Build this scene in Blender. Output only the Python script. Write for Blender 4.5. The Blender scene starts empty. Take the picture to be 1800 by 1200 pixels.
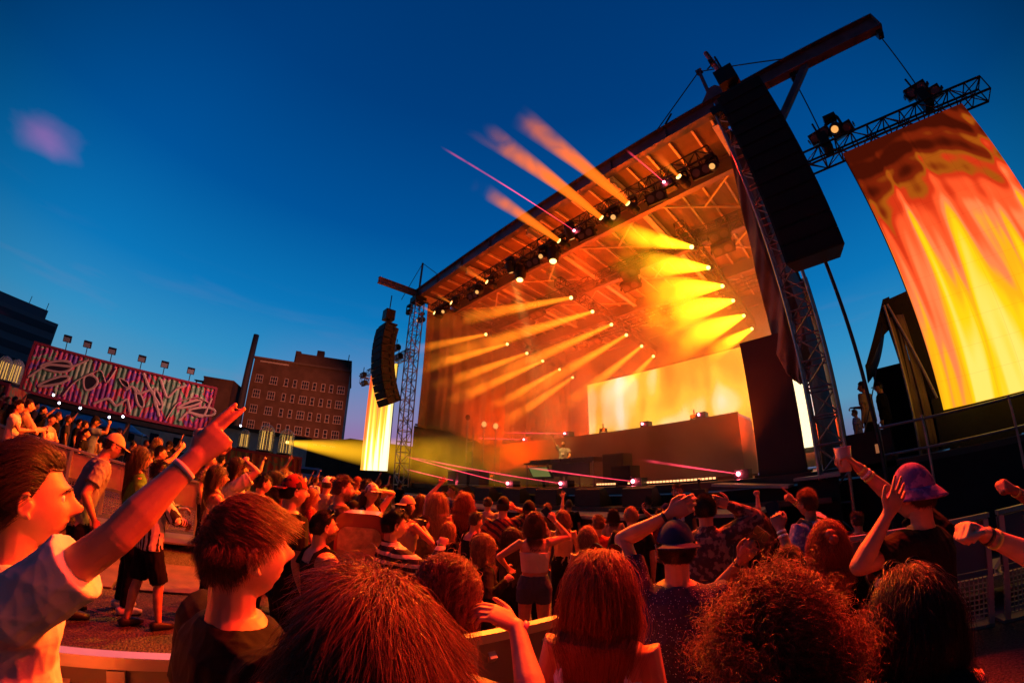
import bpy, math, random
import numpy as np
from mathutils import Vector, Matrix
random.seed(7); rng = np.random.default_rng(7)
R = math.radians; PI = math.pi
SC = bpy.context.scene
COL = SC.collection

# ------------------------------------------------------------------ camera
F_PX = 670.0                     # stereographic fisheye, focal length in pixels of an 1800 px wide picture
PITCH, ROLL, YAW = R(21.19), R(0.81), R(-47.77)
EYE = 1.85
def cam_axes():
    cp, sp = math.cos(PITCH), math.sin(PITCH)
    cr, sr = math.cos(ROLL), math.sin(ROLL)
    cy, sy = math.cos(YAW), math.sin(YAW)
    fwd = np.array([sy*cp, cy*cp, sp]); right = np.array([cy, -sy, 0.0]); up = np.cross(right, fwd)
    return np.array([right*cr+up*sr, -right*sr+up*cr, -fwd])
CAMM = cam_axes()
cd = bpy.data.cameras.new('camera'); cam = bpy.data.objects.new('camera', cd); COL.objects.link(cam)
cam.matrix_world = Matrix([list(CAMM[:, 0])+[0], list(CAMM[:, 1])+[0], list(CAMM[:, 2])+[0], [0, 0, 0, 1]]).transposed() if False else \
    Matrix(((CAMM[0][0], CAMM[1][0], CAMM[2][0], 0), (CAMM[0][1], CAMM[1][1], CAMM[2][1], 0), (CAMM[0][2], CAMM[1][2], CAMM[2][2], EYE), (0, 0, 0, 1)))
cd.type = 'PANO'; cd.sensor_width = 36.0; cd.sensor_height = 24.0; cd.sensor_fit = 'HORIZONTAL'
cd.clip_start = 0.02; cd.clip_end = 3000
cc = cd.cycles if hasattr(cd, 'cycles') and hasattr(cd.cycles, 'panorama_type') else cd
for holder in (cd, getattr(cd, 'cycles', None)):
    if holder is None: continue
    try:
        holder.panorama_type = 'FISHEYE_LENS_POLYNOMIAL'
        holder.fisheye_fov = 2*PI
        holder.fisheye_polynomial_k0 = 0.0
        holder.fisheye_polynomial_k1 = -0.07464375669372934
        holder.fisheye_polynomial_k2 = -9.06929830333872e-06
        holder.fisheye_polynomial_k3 = 3.944842924096187e-05
        holder.fisheye_polynomial_k4 = -6.326461915527526e-07
    except Exception as e: pass
SC.camera = cam
def dirof(px, py):
    """direction of a point of the 1800 x 1200 photograph, for working out where a thing stands"""
    x, y = px-900.0, 600.0-py; r = math.hypot(x, y)+1e-9; th = 2*math.atan(r/(2*F_PX))
    return np.array([x/r*math.sin(th), y/r*math.sin(th), -math.cos(th)]) @ CAMM
def at_r(px, py, dist):
    d = dirof(px, py); return np.array([0, 0, EYE])+d*dist/math.hypot(d[0], d[1])
def at_d(px, py, dist):
    return np.array([0, 0, EYE])+dirof(px, py)*dist
def pxrad(px, py):
    return F_PX*(1+(math.hypot(px-900, py-600)/(2*F_PX))**2)

# ------------------------------------------------------------------ sky
W = bpy.data.worlds.new('World'); SC.world = W; W.use_nodes = True
nt = W.node_tree; N = nt.nodes; L = nt.links; N.clear()
out = N.new('ShaderNodeOutputWorld'); bg = N.new('ShaderNodeBackground'); L.new(bg.outputs[0], out.inputs[0])
tc = N.new('ShaderNodeTexCoord'); sep = N.new('ShaderNodeSeparateXYZ'); L.new(tc.outputs['Generated'], sep.inputs[0])
ramp = N.new('ShaderNodeValToRGB'); L.new(sep.outputs['Z'], ramp.inputs[0])
cr = ramp.color_ramp
stops = [(0.0, (.10, .11, .20)), (0.06, (.13, .15, .27)), (.14, (.085, .27, .44)), (.24, (.028, .245, .49)), (.38, (.003, .16, .43)), (.58, (.0, .078, .29)), (.80, (.0, .042, .185)), (1.0, (.0, .028, .13))]
while len(cr.elements) < len(stops): cr.elements.new(0.5)
for e, (p, c) in zip(cr.elements, stops): e.position = p; e.color = (*c, 1)
# the last light of the sunset behind the stage, low in the north-west
nrm = N.new('ShaderNodeVectorMath'); nrm.operation = 'DOT_PRODUCT'; L.new(tc.outputs['Generated'], nrm.inputs[0])
a = R(-62); nrm.inputs[1].default_value = (math.sin(a), math.cos(a), 0.05)
mr = N.new('ShaderNodeMapRange'); mr.inputs[1].default_value = 0.88; mr.inputs[2].default_value = 1.0; L.new(nrm.outputs['Value'], mr.inputs[0]); mr.clamp = True
mz = N.new('ShaderNodeMapRange'); mz.inputs[1].default_value = 0.34; mz.inputs[2].default_value = 0.05; L.new(sep.outputs['Z'], mz.inputs[0]); mz.clamp = True
mm = N.new('ShaderNodeMath'); mm.operation = 'MULTIPLY'; L.new(mr.outputs[0], mm.inputs[0]); L.new(mz.outputs[0], mm.inputs[1])
mix = N.new('ShaderNodeMixRGB'); L.new(mm.outputs[0], mix.inputs[0]); L.new(ramp.outputs[0], mix.inputs[1]); mix.inputs[2].default_value = (.30, .15, .36, 1)
# thin streaks of cloud
mp = N.new('ShaderNodeMapping'); mp.inputs['Scale'].default_value = (1.2, 1.2, 9.0); L.new(tc.outputs['Generated'], mp.inputs[0])
nz = N.new('ShaderNodeTexNoise'); nz.inputs['Scale'].default_value = 2.2; nz.inputs['Detail'].default_value = 5; L.new(mp.outputs[0], nz.inputs['Vector'])
rz = N.new('ShaderNodeMapRange'); rz.inputs[1].default_value = .52; rz.inputs[2].default_value = .78; L.new(nz.outputs[0], rz.inputs[0]); rz.clamp = True
mh = N.new('ShaderNodeMapRange'); mh.inputs[1].default_value = 0.42; mh.inputs[2].default_value = 0.05; mh.inputs[4].default_value = .55; L.new(sep.outputs['Z'], mh.inputs[0]); mh.clamp = True
m2 = N.new('ShaderNodeMath'); m2.operation = 'MULTIPLY'; L.new(rz.outputs[0], m2.inputs[0]); L.new(mh.outputs[0], m2.inputs[1])
mix2 = N.new('ShaderNodeMixRGB'); L.new(m2.outputs[0], mix2.inputs[0]); L.new(mix.outputs[0], mix2.inputs[1]); mix2.inputs[2].default_value = (.27, .17, .30, 1)
L.new(mix2.outputs[0], bg.inputs[0])
# the sky opposite the sunset is already night
dk = N.new('ShaderNodeVectorMath'); dk.operation = 'DOT_PRODUCT'; L.new(tc.outputs['Generated'], dk.inputs[0]); dk.inputs[1].default_value = (math.sin(R(-50)), math.cos(R(-50)), .25)
md = N.new('ShaderNodeMapRange'); md.inputs[1].default_value = -.15; md.inputs[2].default_value = .60; md.inputs[3].default_value = .12; md.inputs[4].default_value = 1.12; md.interpolation_type = 'SMOOTHSTEP'; L.new(dk.outputs['Value'], md.inputs[0]); L.new(md.outputs[0], bg.inputs[1])

SC.view_settings.view_transform = 'Standard'; SC.view_settings.look = 'None'
SC.view_settings.exposure = 0.0; SC.view_settings.gamma = 1.0
try:
    SC.cycles.use_denoising = True; SC.cycles.denoiser = 'OPENIMAGEDENOISE'
    SC.cycles.volume_step_rate = 1.0; SC.cycles.volume_max_steps = 128
    SC.cycles.max_bounces = 5; SC.cycles.diffuse_bounces = 2; SC.cycles.glossy_bounces = 2; SC.cycles.volume_bounces = 0
    SC.cycles.transparent_max_bounces = 24; SC.cycles.transmission_bounces = 3
    SC.cycles.sample_clamp_indirect = 4.0; SC.cycles.sample_clamp_direct = 20.0
    SC.cycles.caustics_reflective = False; SC.cycles.caustics_refractive = False
except Exception: pass

# ------------------------------------------------------------------ helpers
def mat(name, col, rough=.6, metal=0.0, bump=None, var=None, stretch=(1, 1, 1), emit=None, spec=.5, coat=0, sss=0, alpha=None):
    m = bpy.data.materials.new(name); m.use_nodes = True; n = m.node_tree.nodes; l = m.node_tree.links
    b = n['Principled BSDF']; b.inputs['Base Color'].default_value = (*col, 1); b.inputs['Roughness'].default_value = rough
    b.inputs['Metallic'].default_value = metal; b.inputs['Specular IOR Level'].default_value = spec
    if coat: b.inputs['Coat Weight'].default_value = coat
    if sss: b.inputs['Subsurface Weight'].default_value = sss; b.inputs['Subsurface Radius'].default_value = (.02, .008, .004)
    if alpha is not None: b.inputs['Alpha'].default_value = alpha
    if emit: b.inputs['Emission Color'].default_value = (*emit[0], 1); b.inputs['Emission Strength'].default_value = emit[1]
    if bump or var:
        t = n.new('ShaderNodeTexCoord'); mpp = n.new('ShaderNodeMapping'); mpp.inputs['Scale'].default_value = stretch; l.new(t.outputs['Object'], mpp.inputs[0])
    if var:
        x = n.new('ShaderNodeTexNoise'); x.inputs['Scale'].default_value = var[0]; x.inputs['Detail'].default_value = 6; l.new(mpp.outputs[0], x.inputs['Vector'])
        r_ = n.new('ShaderNodeMapRange'); r_.inputs[1].default_value = .3; r_.inputs[2].default_value = .7; r_.inputs[3].default_value = 1-var[1]; r_.inputs[4].default_value = 1+var[1]; l.new(x.outputs[0], r_.inputs[0])
        mu = n.new('ShaderNodeVectorMath'); mu.operation = 'SCALE'; mu.inputs[0].default_value = col; l.new(r_.outputs[0], mu.inputs['Scale']); l.new(mu.outputs[0], b.inputs['Base Color'])
        rr = n.new('ShaderNodeMapRange'); rr.inputs[3].default_value = max(0.05, rough-.12); rr.inputs[4].default_value = min(1, rough+.12); l.new(x.outputs[0], rr.inputs[0]); l.new(rr.outputs[0], b.inputs['Roughness'])
    if bump:
        y = n.new('ShaderNodeTexNoise'); y.inputs['Scale'].default_value = bump[0]; y.inputs['Detail'].default_value = 4; l.new(mpp.outputs[0], y.inputs['Vector'])
        bu = n.new('ShaderNodeBump'); bu.inputs['Strength'].default_value = bump[1]; bu.inputs['Distance'].default_value = bump[2] if len(bump) > 2 else .01; l.new(y.outputs[0], bu.inputs['Height']); l.new(bu.outputs[0], b.inputs['Normal'])
    return m
def emat(name, col, strength):
    m = bpy.data.materials.new(name); m.use_nodes = True; n = m.node_tree.nodes; l = m.node_tree.links; n.clear()
    o = n.new('ShaderNodeOutputMaterial'); e = n.new('ShaderNodeEmission'); e.inputs[0].default_value = (*col, 1); e.inputs[1].default_value = strength; l.new(e.outputs[0], o.inputs[0]); return m

def tag(o, label=None, cat=None, group=None, kind=None):
    if label: o['label'] = label
    if cat: o['category'] = cat
    if group: o['group'] = group
    if kind: o['kind'] = kind
    return o
ROOTS = {}
def thing(name, label, cat, loc, rotz=0.0, group=None):
    o = bpy.data.objects.new(name, None); o.empty_display_size = .2; COL.objects.link(o)
    o.location = loc; o.rotation_euler = (0, 0, rotz)
    o['mw'] = 1; ROOTS[o.name] = Matrix.Translation(Vector(loc)) @ Matrix.Rotation(rotz, 4, 'Z')
    del o['mw']
    return tag(o, label, cat, group)
class MB:
    """collects boxes, bars, tubes and sheets in world space and links them as one mesh object"""
    def __init__(s): s.v = []; s.f = []; s.n = 0
    def add(s, v, f):
        v = np.asarray(v, float); s.v.append(v); s.f += [tuple(i+s.n for i in q) for q in f]; s.n += len(v); return s
    def box(s, c, size, M=None):
        x, y, z = [k/2 for k in size]
        v = np.array([(i, j, k) for i in (-x, x) for j in (-y, y) for k in (-z, z)])
        if M is not None: v = v @ np.array(M).T
        return s.add(v+np.array(c), [(0, 1, 3, 2), (4, 6, 7, 5), (0, 4, 5, 1), (2, 3, 7, 6), (0, 2, 6, 4), (1, 5, 7, 3)])
    def bar(s, p0, p1, w, h=None, up=(0, 0, 1)):
        h = h or w; p0, p1 = np.array(p0, float), np.array(p1, float); d = p1-p0; ln = np.linalg.norm(d); d /= ln
        u = np.array(up, float)
        if abs(u @ d) > .95: u = np.array([1., 0, 0]) if abs(d[0]) < .9 else np.array([0, 1., 0])
        sx = np.cross(d, u); sx /= np.linalg.norm(sx); sz = np.cross(sx, d)
        return s.box((p0+p1)/2, (w, ln, h), np.array([sx, d, sz]).T)
    def tube(s, p0, p1, r0, r1=None, n=8, cap=True):
        r1 = r0 if r1 is None else r1
        return s.chain([p0, p1], [r0, r1], n, cap)
    def chain(s, pts, rs, n=8, cap=True, sq=None, up=None):
        pts = np.asarray(pts, float); m = len(pts); rs = np.broadcast_to(np.asarray(rs, float), (m,))
        tg = np.gradient(pts, axis=0); tg /= np.linalg.norm(tg, axis=1)[:, None]+1e-12
        u = np.array(up if up is not None else (0, 0, 1.), float)
        if abs(tg[0] @ u) > .9: u = np.array([1., 0, 0])
        V = []; ang = np.arange(n)*2*PI/n
        for i in range(m):
            a = u-tg[i]*(u @ tg[i]); a /= np.linalg.norm(a)+1e-12; b = np.cross(tg[i], a); u = a
            qa, qb = (1, 1) if sq is None else sq
            V.append(pts[i]+rs[i]*(np.outer(np.cos(ang)*qa, a)+np.outer(np.sin(ang)*qb, b)))
        f = [(i*n+j, i*n+(j+1) % n, (i+1)*n+(j+1) % n, (i+1)*n+j) for i in range(m-1) for j in range(n)]
        if cap: f += [tuple(range(n-1, -1, -1)), tuple((m-1)*n+j for j in range(n))]
        return s.add(np.concatenate(V), f)
    def grid(s, P, thick=0.0, closed=False):
        """P (a,b,3) sheet; with thickness along its normals"""
        P = np.asarray(P, float); a, b = P.shape[:2]
        q = lambda i, j, o=0: o+i*b+j
        if thick:
            gu = np.gradient(P, axis=0); gv = np.gradient(P, axis=1); nn = np.cross(gu, gv); nn /= np.linalg.norm(nn, axis=2)[..., None]+1e-12
            V = np.concatenate([P.reshape(-1, 3), (P+nn*thick).reshape(-1, 3)]); o = a*b
            f = [(q(i, j), q(i, j+1), q(i+1, j+1), q(i+1, j)) for i in range(a-1) for j in range(b-1)]
            f += [(q(i, j, o), q(i+1, j, o), q(i+1, j+1, o), q(i, j+1, o)) for i in range(a-1) for j in range(b-1)]
            for i in range(a-1): f += [(q(i, 0), q(i+1, 0), q(i+1, 0, o), q(i, 0, o)), (q(i, b-1), q(i, b-1, o), q(i+1, b-1, o), q(i+1, b-1))]
            for j in range(b-1): f += [(q(0, j), q(0, j, o), q(0, j+1, o), q(0, j+1)), (q(a-1, j), q(a-1, j+1), q(a-1, j+1, o), q(a-1, j, o))]
            return s.add(V, f)
        return s.add(P.reshape(-1, 3), [(q(i, j), q(i+1, j), q(i+1, j+1), q(i, j+1)) for i in range(a-1) for j in range(b-1)])
    def prism(s, poly, z0, z1, M=None):
        n = len(poly); v = [(x, y, z0) for x, y in poly]+[(x, y, z1) for x, y in poly]
        if M is not None: v = [tuple((np.array(M) @ np.array([*p, 1]))[:3]) for p in v]
        return s.add(v, [tuple(range(n-1, -1, -1)), tuple(range(n, 2*n))]+[(i, (i+1) % n, n+(i+1) % n, n+i) for i in range(n)])
    def sphere(s, c, r, n=12, m=8, M=None):
        r = np.broadcast_to(np.asarray(r, float), (3,)); V = [(0, 0, 1)]
        for i in range(1, m):
            for j in range(n): V.append((math.sin(PI*i/m)*math.cos(2*PI*j/n), math.sin(PI*i/m)*math.sin(2*PI*j/n), math.cos(PI*i/m)))
        V.append((0, 0, -1)); V = np.array(V)*r
        if M is not None: V = V @ np.array(M).T
        f = [(0, 1+j, 1+(j+1) % n) for j in range(n)]
        for i in range(m-2): f += [(1+i*n+j, 1+(i+1)*n+j, 1+(i+1)*n+(j+1) % n, 1+i*n+(j+1) % n) for j in range(n)]
        e = len(V)-1; o = 1+(m-2)*n; f += [(o+j, e, o+(j+1) % n) for j in range(n)]
        return s.add(V+np.array(c), f)
    def truss(s, p0, p1, w=.4, r=.03, seg=None, tri=False, up=(0, 0, 1), n=6):
        p0, p1 = np.array(p0, float), np.array(p1, float); d = p1-p0; ln = np.linalg.norm(d); d /= ln
        u = np.array(up, float)
        if abs(u @ d) > .95: u = np.array([0, 1., 0])
        sx = np.cross(d, u); sx /= np.linalg.norm(sx); sz = np.cross(sx, d); k = seg or max(1, round(ln/w)); h = w/2
        C = [sx*h+sz*h, sx*h-sz*h, -sx*h-sz*h, -sx*h+sz*h]
        for c in C: s.tube(p0+c, p1+c, r, n=n)
        for i in range(k+1):
            q = p0+d*ln*i/k
            for a in range(4): s.tube(q+C[a], q+C[(a+1) % 4], r*.6, n=4)
            if i < k:
                q2 = p0+d*ln*(i+1)/k
                for a in range(4):
                    A, B = (C[a], C[(a+1) % 4]) if (i+a) % 2 else (C[(a+1) % 4], C[a])
                    s.tube(q+A, q2+B, r*.55, n=4)
        return s
    def build(s, name, m, parent=None, smooth=False, local=False):
        me = bpy.data.meshes.new(name); V = np.concatenate(s.v) if s.v else np.zeros((0, 3))
        if parent is not None and not local:
            inv = np.array(world_of(parent).inverted()); V = V @ inv[:3, :3].T+inv[:3, 3]
        me.from_pydata(V.tolist(), [], s.f)
        if smooth: me.polygons.foreach_set('use_smooth', [True]*len(me.polygons))
        if m: me.materials.append(m)
        o = bpy.data.objects.new(name, me); COL.objects.link(o)
        if parent is not None: o.parent = parent
        ROOTS[o.name] = world_of(parent) if parent is not None else Matrix.Identity(4)
        return o
def world_of(o): return ROOTS.get(o.name, Matrix.Identity(4))
def struct(name, mb, m, label, smooth=False): return tag(mb.build(name, m, smooth=smooth), label, name.replace('_', ' '), kind='structure')
def copy_thing(root, loc, label=None, rotz=None, group=None):
    r = root.copy(); COL.objects.link(r); r.location = loc
    if rotz is not None: r.rotation_euler[2] = rotz
    if label: r['label'] = label
    if group: r['group'] = group
    for ch in list(root.children):
        c = ch.copy(); COL.objects.link(c); c.parent = r
        for g in ch.children:
            d = g.copy(); COL.objects.link(d); d.parent = c
    return r
def unit(v): v = np.array(v, float); return v/np.linalg.norm(v)
def text_mesh(txt, size, M, name, m, parent, extrude=.004):
    cu = bpy.data.curves.new(name, 'FONT'); cu.body = txt; cu.size = size; cu.extrude = extrude; cu.align_x = 'CENTER'; cu.align_y = 'CENTER'
    o = bpy.data.objects.new(name, cu); me = bpy.data.meshes.new_from_object(o); bpy.data.objects.remove(o)
    me.transform(world_of(parent).inverted() @ M if parent else M); me.materials.append(m)
    o = bpy.data.objects.new(name, me); COL.objects.link(o)
    if parent: o.parent = parent
    return o
# ------------------------------------------------------------------ materials
M_ = {}
M_['steel'] = mat('painted_steel', (.16, .12, .16), .5, .3, bump=(30, .15), var=(3, .25))
M_['purlin'] = mat('galvanised_purlin', (.6, .54, .5), .45, .4, var=(4, .15))
M_['roofskin'] = mat('roof_tarpaulin', (.16, .12, .11), .6, bump=(2.5, .5, .05), var=(1.2, .3))
M_['truss'] = mat('aluminium_truss', (.36, .33, .32), .38, .8, var=(8, .2))
M_['blacktruss'] = mat('black_truss', (.03, .03, .035), .5, .3)
M_['black'] = mat('black_metal', (.018, .018, .02), .5, .2, bump=(60, .2), var=(6, .3))
M_['blackcloth'] = mat('black_cloth', (.014, .012, .014), .95, bump=(12, .6, .02), var=(2, .4))
M_['scrim'] = mat('dark_drape', (.20, .15, .13), .85, bump=(8, .5, .02), var=(1.5, .3))
M_['drape'] = mat('stage_drape', (.24, .17, .14), .8, bump=(6, .5, .02), var=(1.2, .25))
M_['deck'] = mat('black_deck', (.05, .045, .045), .35, bump=(20, .3), var=(2, .4))
M_['ply'] = mat('ply_riser_top', (.42, .36, .30), .55, bump=(15, .2), var=(2, .2))
M_['fascia'] = mat('riser_fascia', (.11, .09, .085), .6, bump=(3, .3, .02), var=(.8, .35))
M_['lens'] = emat('lit_lens', (1, .62, .16), 5)
M_['lensdim'] = emat('dim_lens', (1, .45, .12), 1.0)
M_['laserdot'] = emat('laser_aperture', (1, .10, .14), 60)
M_['ledbar'] = emat('led_bar', (1, .42, .16), 2.2)

M_['gold'] = mat('thin_metal', (.8, .75, .7), .25, 1.0); M_['shade'] = mat('dark_lens', (.01, .01, .012), .12, .0)
M_['phone'] = mat('phone_body', (.02, .02, .025), .25, .3); M_['wrist'] = mat('paper_wristband', (.55, .6, .12), .5); M_['wristw'] = mat('white_wristband', (.7, .7, .75), .5)
M_['eyewhite'] = mat('eye_white', (.75, .72, .7), .2); M_['iris'] = mat('iris', (.04, .02, .012), .1); M_['sole'] = mat('white_shoe', (.7, .68, .66), .6, bump=(60, .3)); M_['band'] = mat('dark_band', (.02, .02, .02), .5); M_['pinkband'] = mat('pink_band', (.7, .12, .22), .4)
def screen_mat(name, strength, style):
    m = bpy.data.materials.new(name); m.use_nodes = True; n = m.node_tree.nodes; l = m.node_tree.links; n.clear()
    o = n.new('ShaderNodeOutputMaterial'); e = n.new('ShaderNodeEmission'); l.new(e.outputs[0], o.inputs[0])
    t = n.new('ShaderNodeTexCoord'); sp = n.new('ShaderNodeSeparateXYZ'); l.new(t.outputs['Generated'], sp.inputs[0])
    def math_(op, a, b=None, c=None):
        q = n.new('ShaderNodeMath'); q.operation = op
        for i, x in enumerate((a, b, c)):
            if x is None: continue
            if isinstance(x, (int, float)): q.inputs[i].default_value = x
            else: l.new(x, q.inputs[i])
        return q.outputs[0]
    def noise(scale, det, str_, dist=0):
        mp_ = n.new('ShaderNodeMapping'); mp_.inputs['Scale'].default_value = str_; l.new(t.outputs['Generated'], mp_.inputs[0])
        q = n.new('ShaderNodeTexNoise'); q.inputs['Scale'].default_value = scale; q.inputs['Detail'].default_value = det; q.inputs['Distortion'].default_value = dist; l.new(mp_.outputs[0], q.inputs['Vector']); return q.outputs[0]
    x, z = sp.outputs['X'], sp.outputs['Z']
    rp = n.new('ShaderNodeValToRGB'); rp.color_ramp.interpolation = 'EASE'
    if style == 'tall':
        # flowing curtain: dark red folds at the top, broad yellow streaks below
        big = noise(1.6, 1.5, (1.3, 1, .8), .6); st = noise(3.2, 1, (2.2, 1, .32), .9); wv = noise(1.1, .5, (1.5, 1, .5), .15)
        band = math_('SINE', math_('MULTIPLY', math_('ADD', z, math_('MULTIPLY', wv, .55)), 58))
        top = n.new('ShaderNodeMapRange'); top.inputs[1].default_value = .58; top.inputs[2].default_value = .92; l.new(math_('ADD', z, math_('MULTIPLY', math_('SUBTRACT', wv, .5), .5)), top.inputs[0])
        v = math_('SUBTRACT', .90, math_('MULTIPLY', z, .68))
        v = math_('ADD', v, math_('MULTIPLY', math_('MULTIPLY', math_('SUBTRACT', st, .5), 1.15), math_('SUBTRACT', 1.0, math_('MULTIPLY', top.outputs[0], .75))))
        v = math_('ADD', v, math_('MULTIPLY', math_('SUBTRACT', x, .5), .22))
        v = math_('SUBTRACT', v, math_('MULTIPLY', math_('MULTIPLY', top.outputs[0], 1), .24))
        v = math_('ADD', v, math_('MULTIPLY', math_('MULTIPLY', band, top.outputs[0]), .10))
        v = math_('ADD', v, math_('MULTIPLY', math_('SUBTRACT', big, .5), .3))
        st_ = [(0, (.05, .004, .001)), (.14, (.16, .012, .002)), (.24, (.34, .07, .004)), (.32, (.55, .03, .006)), (.46, (.95, .09, .02)), (.58, (1, .20, .06)), (.68, (1, .38, .008)), (.82, (1, .55, .006)), (1, (1, .68, .12))]
    elif style == 'left':
        st = noise(3.0, 1, (3.0, 1, .14), .5)
        v = math_('SUBTRACT', .98, math_('MULTIPLY', z, .60)); v = math_('ADD', v, math_('MULTIPLY', math_('SUBTRACT', st, .5), 1.4)); v = math_('ADD', v, math_('MULTIPLY', math_('SUBTRACT', x, .5), .5))
        st_ = [(0, (.5, .05, .01)), (.3, (.85, .12, .02)), (.5, (1, .22, .05)), (.7, (1, .5, .03)), (.85, (1, .7, .1)), (1, (1, .92, .6))]
    else:
        st = noise(4.0, 1, (2.2, 1, .15), .3); big = noise(1.4, 1, (2.4, 1, 1))
        v = math_('ADD', .33, math_('MULTIPLY', math_('SUBTRACT', st, .5), 1.1)); v = math_('ADD', v, math_('MULTIPLY', math_('SUBTRACT', big, .45), 1.1))
        v = math_('ADD', v, math_('MULTIPLY', math_('POWER', math_('ABSOLUTE', math_('SUBTRACT', x, .42)), 1.5), 1.1))
        st_ = [(0, (.9, .14, .01)), (.3, (1, .3, .02)), (.5, (1, .5, .04)), (.68, (1, .68, .25)), (.85, (1, .85, .6)), (1, (1, .95, .85))]
    while len(rp.color_ramp.elements) < len(st_): rp.color_ramp.elements.new(.5)
    for k, (p, c) in zip(rp.color_ramp.elements, st_): k.position = p; k.color = (*c, 1)
    l.new(v, rp.inputs[0]); l.new(rp.outputs[0], e.inputs[0]); e.inputs[1].default_value = strength
    # cabinet seams of the LED modules
    kx, kz = dict(tall=(6, 12), left=(7, 12)).get(style, (25, 8)); s1 = math_('LESS_THAN', math_('FRACT', math_('MULTIPLY', x, kx)), .018); s2 = math_('LESS_THAN', math_('FRACT', math_('MULTIPLY', z, kz)), .018)
    l.new(math_('MULTIPLY', math_('SUBTRACT', 1.0, math_('MULTIPLY', math_('MAXIMUM', s1, s2), .16)), strength), e.inputs[1])
    return m

# ------------------------------------------------------------------ ground
g = MB(); xs = np.concatenate([np.linspace(-600, -50, 8), np.linspace(-45, 30, 150), np.linspace(40, 500, 8)]); ys = np.concatenate([np.linspace(-400, -40, 8), np.linspace(-35, 60, 120), np.linspace(70, 700, 8)])
def gz(x, y):
    t = min(1, max(0, (-x-7.7)/1.3)); t = t*t*(3-2*t); return t*min(.60, max(.05, .22-.078*y))*min(1, max(0, (14-y)/6))
g.grid([[(x, y, gz(x, y)) for y in ys] for x in xs])
M_['ground'] = mat('gravelly_asphalt', (.075, .06, .05), .7, bump=(48, 1.0, .06), var=(38, .85))
struct('ground', g, M_['ground'], 'dark gravelly asphalt of the concert yard')
p = MB()
for i in range(8):
    p.grid([[(x, y, .008+gz(x, y)) for y in np.linspace(-9+2.0*i, -7.05+2.0*i, 6)] for x in np.linspace(-7.6, -6.1, 5)], .02)
struct('path', p, mat('plastic_path_panels', (.12, .07, .06), .6, bump=(40, .6), var=(5, .3)), 'dark plastic track panels laid over the gravel')

# ------------------------------------------------------------------ the stage
DK = 1.75; ZT = 11.3
t = thing('concert_stage', 'big open air concert stage platform with black front under the band of lights', 'stage', (-8.4, 8.2, 0))
MB().box((-8.4, 15.0, DK-.1), (17.0, 12.4, .2)).build('deck', M_['deck'], t)
MB().box((-8.4, 8.42, .78), (17.0, .10, 1.5)).build('front_skirt', M_['blackcloth'], t)
b = MB().box((-8.0, 8.02, 1.26), (15.0, .76, .09)); b.build('front_step', M_['deck'], t)
for x in np.arange(-15.3, -.8, 1.22): MB().box((x, 8.1, .6), (.06, .5, 1.2)).build('step_leg', M_['blacktruss'], t)

t = thing('stage_roof', 'steel framed stage roof sloping away with pale purlins lit orange from below', 'roof', (-8.4, 8.2, ZT))
def ibeam(mb, p0, p1, h, w):
    p0 = np.array(p0, float); p1 = np.array(p1, float)
    mb.bar(p0, p1, .03, h); u = np.array([0, 0, h/2])
    mb.bar(p0+u, p1+u, w, .035); mb.bar(p0-u, p1-u, w, .035); return mb
def roofz(y): return ZT+.02 if y < 10.2 else ZT+.02-(y-10.2)*.055
ib = ibeam(MB(), (-17.2, 8.2, ZT+.08), (-.62, 8.2, ZT+.08), .52, .26)
for x in np.arange(-16.6, -1, 2.05): ib.box((x, 8.17, ZT+.08), (.02, .10, .5)); ib.box((x, 8.05, ZT-.1), (.05, .05, .05))
ib.build('front_beam', M_['steel'], t)
ys_ = [10.2, 13.2, 16.3, 19.8]
for y in ys_: ibeam(MB(), (-16.3, y, roofz(y)-.36), (-.7, y, roofz(y)-.36), .62, .22).build('cross_beam', M_['steel'], t)
for x in (-16.2, -12.3, -8.4, -4.55, -.85):
    mb = MB(); 
    for a, b_ in ((8.35, 10.08), (10.32, 13.08), (13.32, 16.18), (16.42, 19.68)): ibeam(mb, (x, a, roofz(a)-.30), (x, b_, roofz(b_)-.30), .34, .20)
    mb.build('roof_rafter', M_['purlin'], t)
for x in np.arange(-15.6, -.9, .78):
    mb = MB(); mb.bar((x, 8.4, roofz(8.4)-.08), (x, 10.19, roofz(10.19)-.08), .07, .10); mb.bar((x, 10.22, roofz(10.22)-.06), (x, 20.2, roofz(20.2)-.06), .07, .10)
    mb.build('purlin', M_['purlin'], t)
for i, x in enumerate((-16.1, -12.2, -8.3, -4.45)):
    x2 = x+3.6
    for a, b_ in ((10.4, 13.1), (13.4, 16.2), (16.5, 19.7)):
        mb = MB(); mb.tube((x, a, roofz(a)-.22), (x2, b_, roofz(b_)-.22), .045); mb.tube((x2, a, roofz(a)-.22), ((x+x2)/2, (a+b_)/2, roofz((a+b_)/2)-.22), .045)
        mb.build('diagonal_brace', M_['purlin'], t)
sk = MB(); sk.grid([[(x, y, roofz(y)+.03+.03*math.sin(x*8)*(y > 10.2)) for y in (8.3, 9.2, 10.2, 12, 14, 16, 18, 20.4)] for x in np.linspace(-16.5, -.6, 90)], .02)
sk.build('roof_skin', M_['roofskin'], t)

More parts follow.
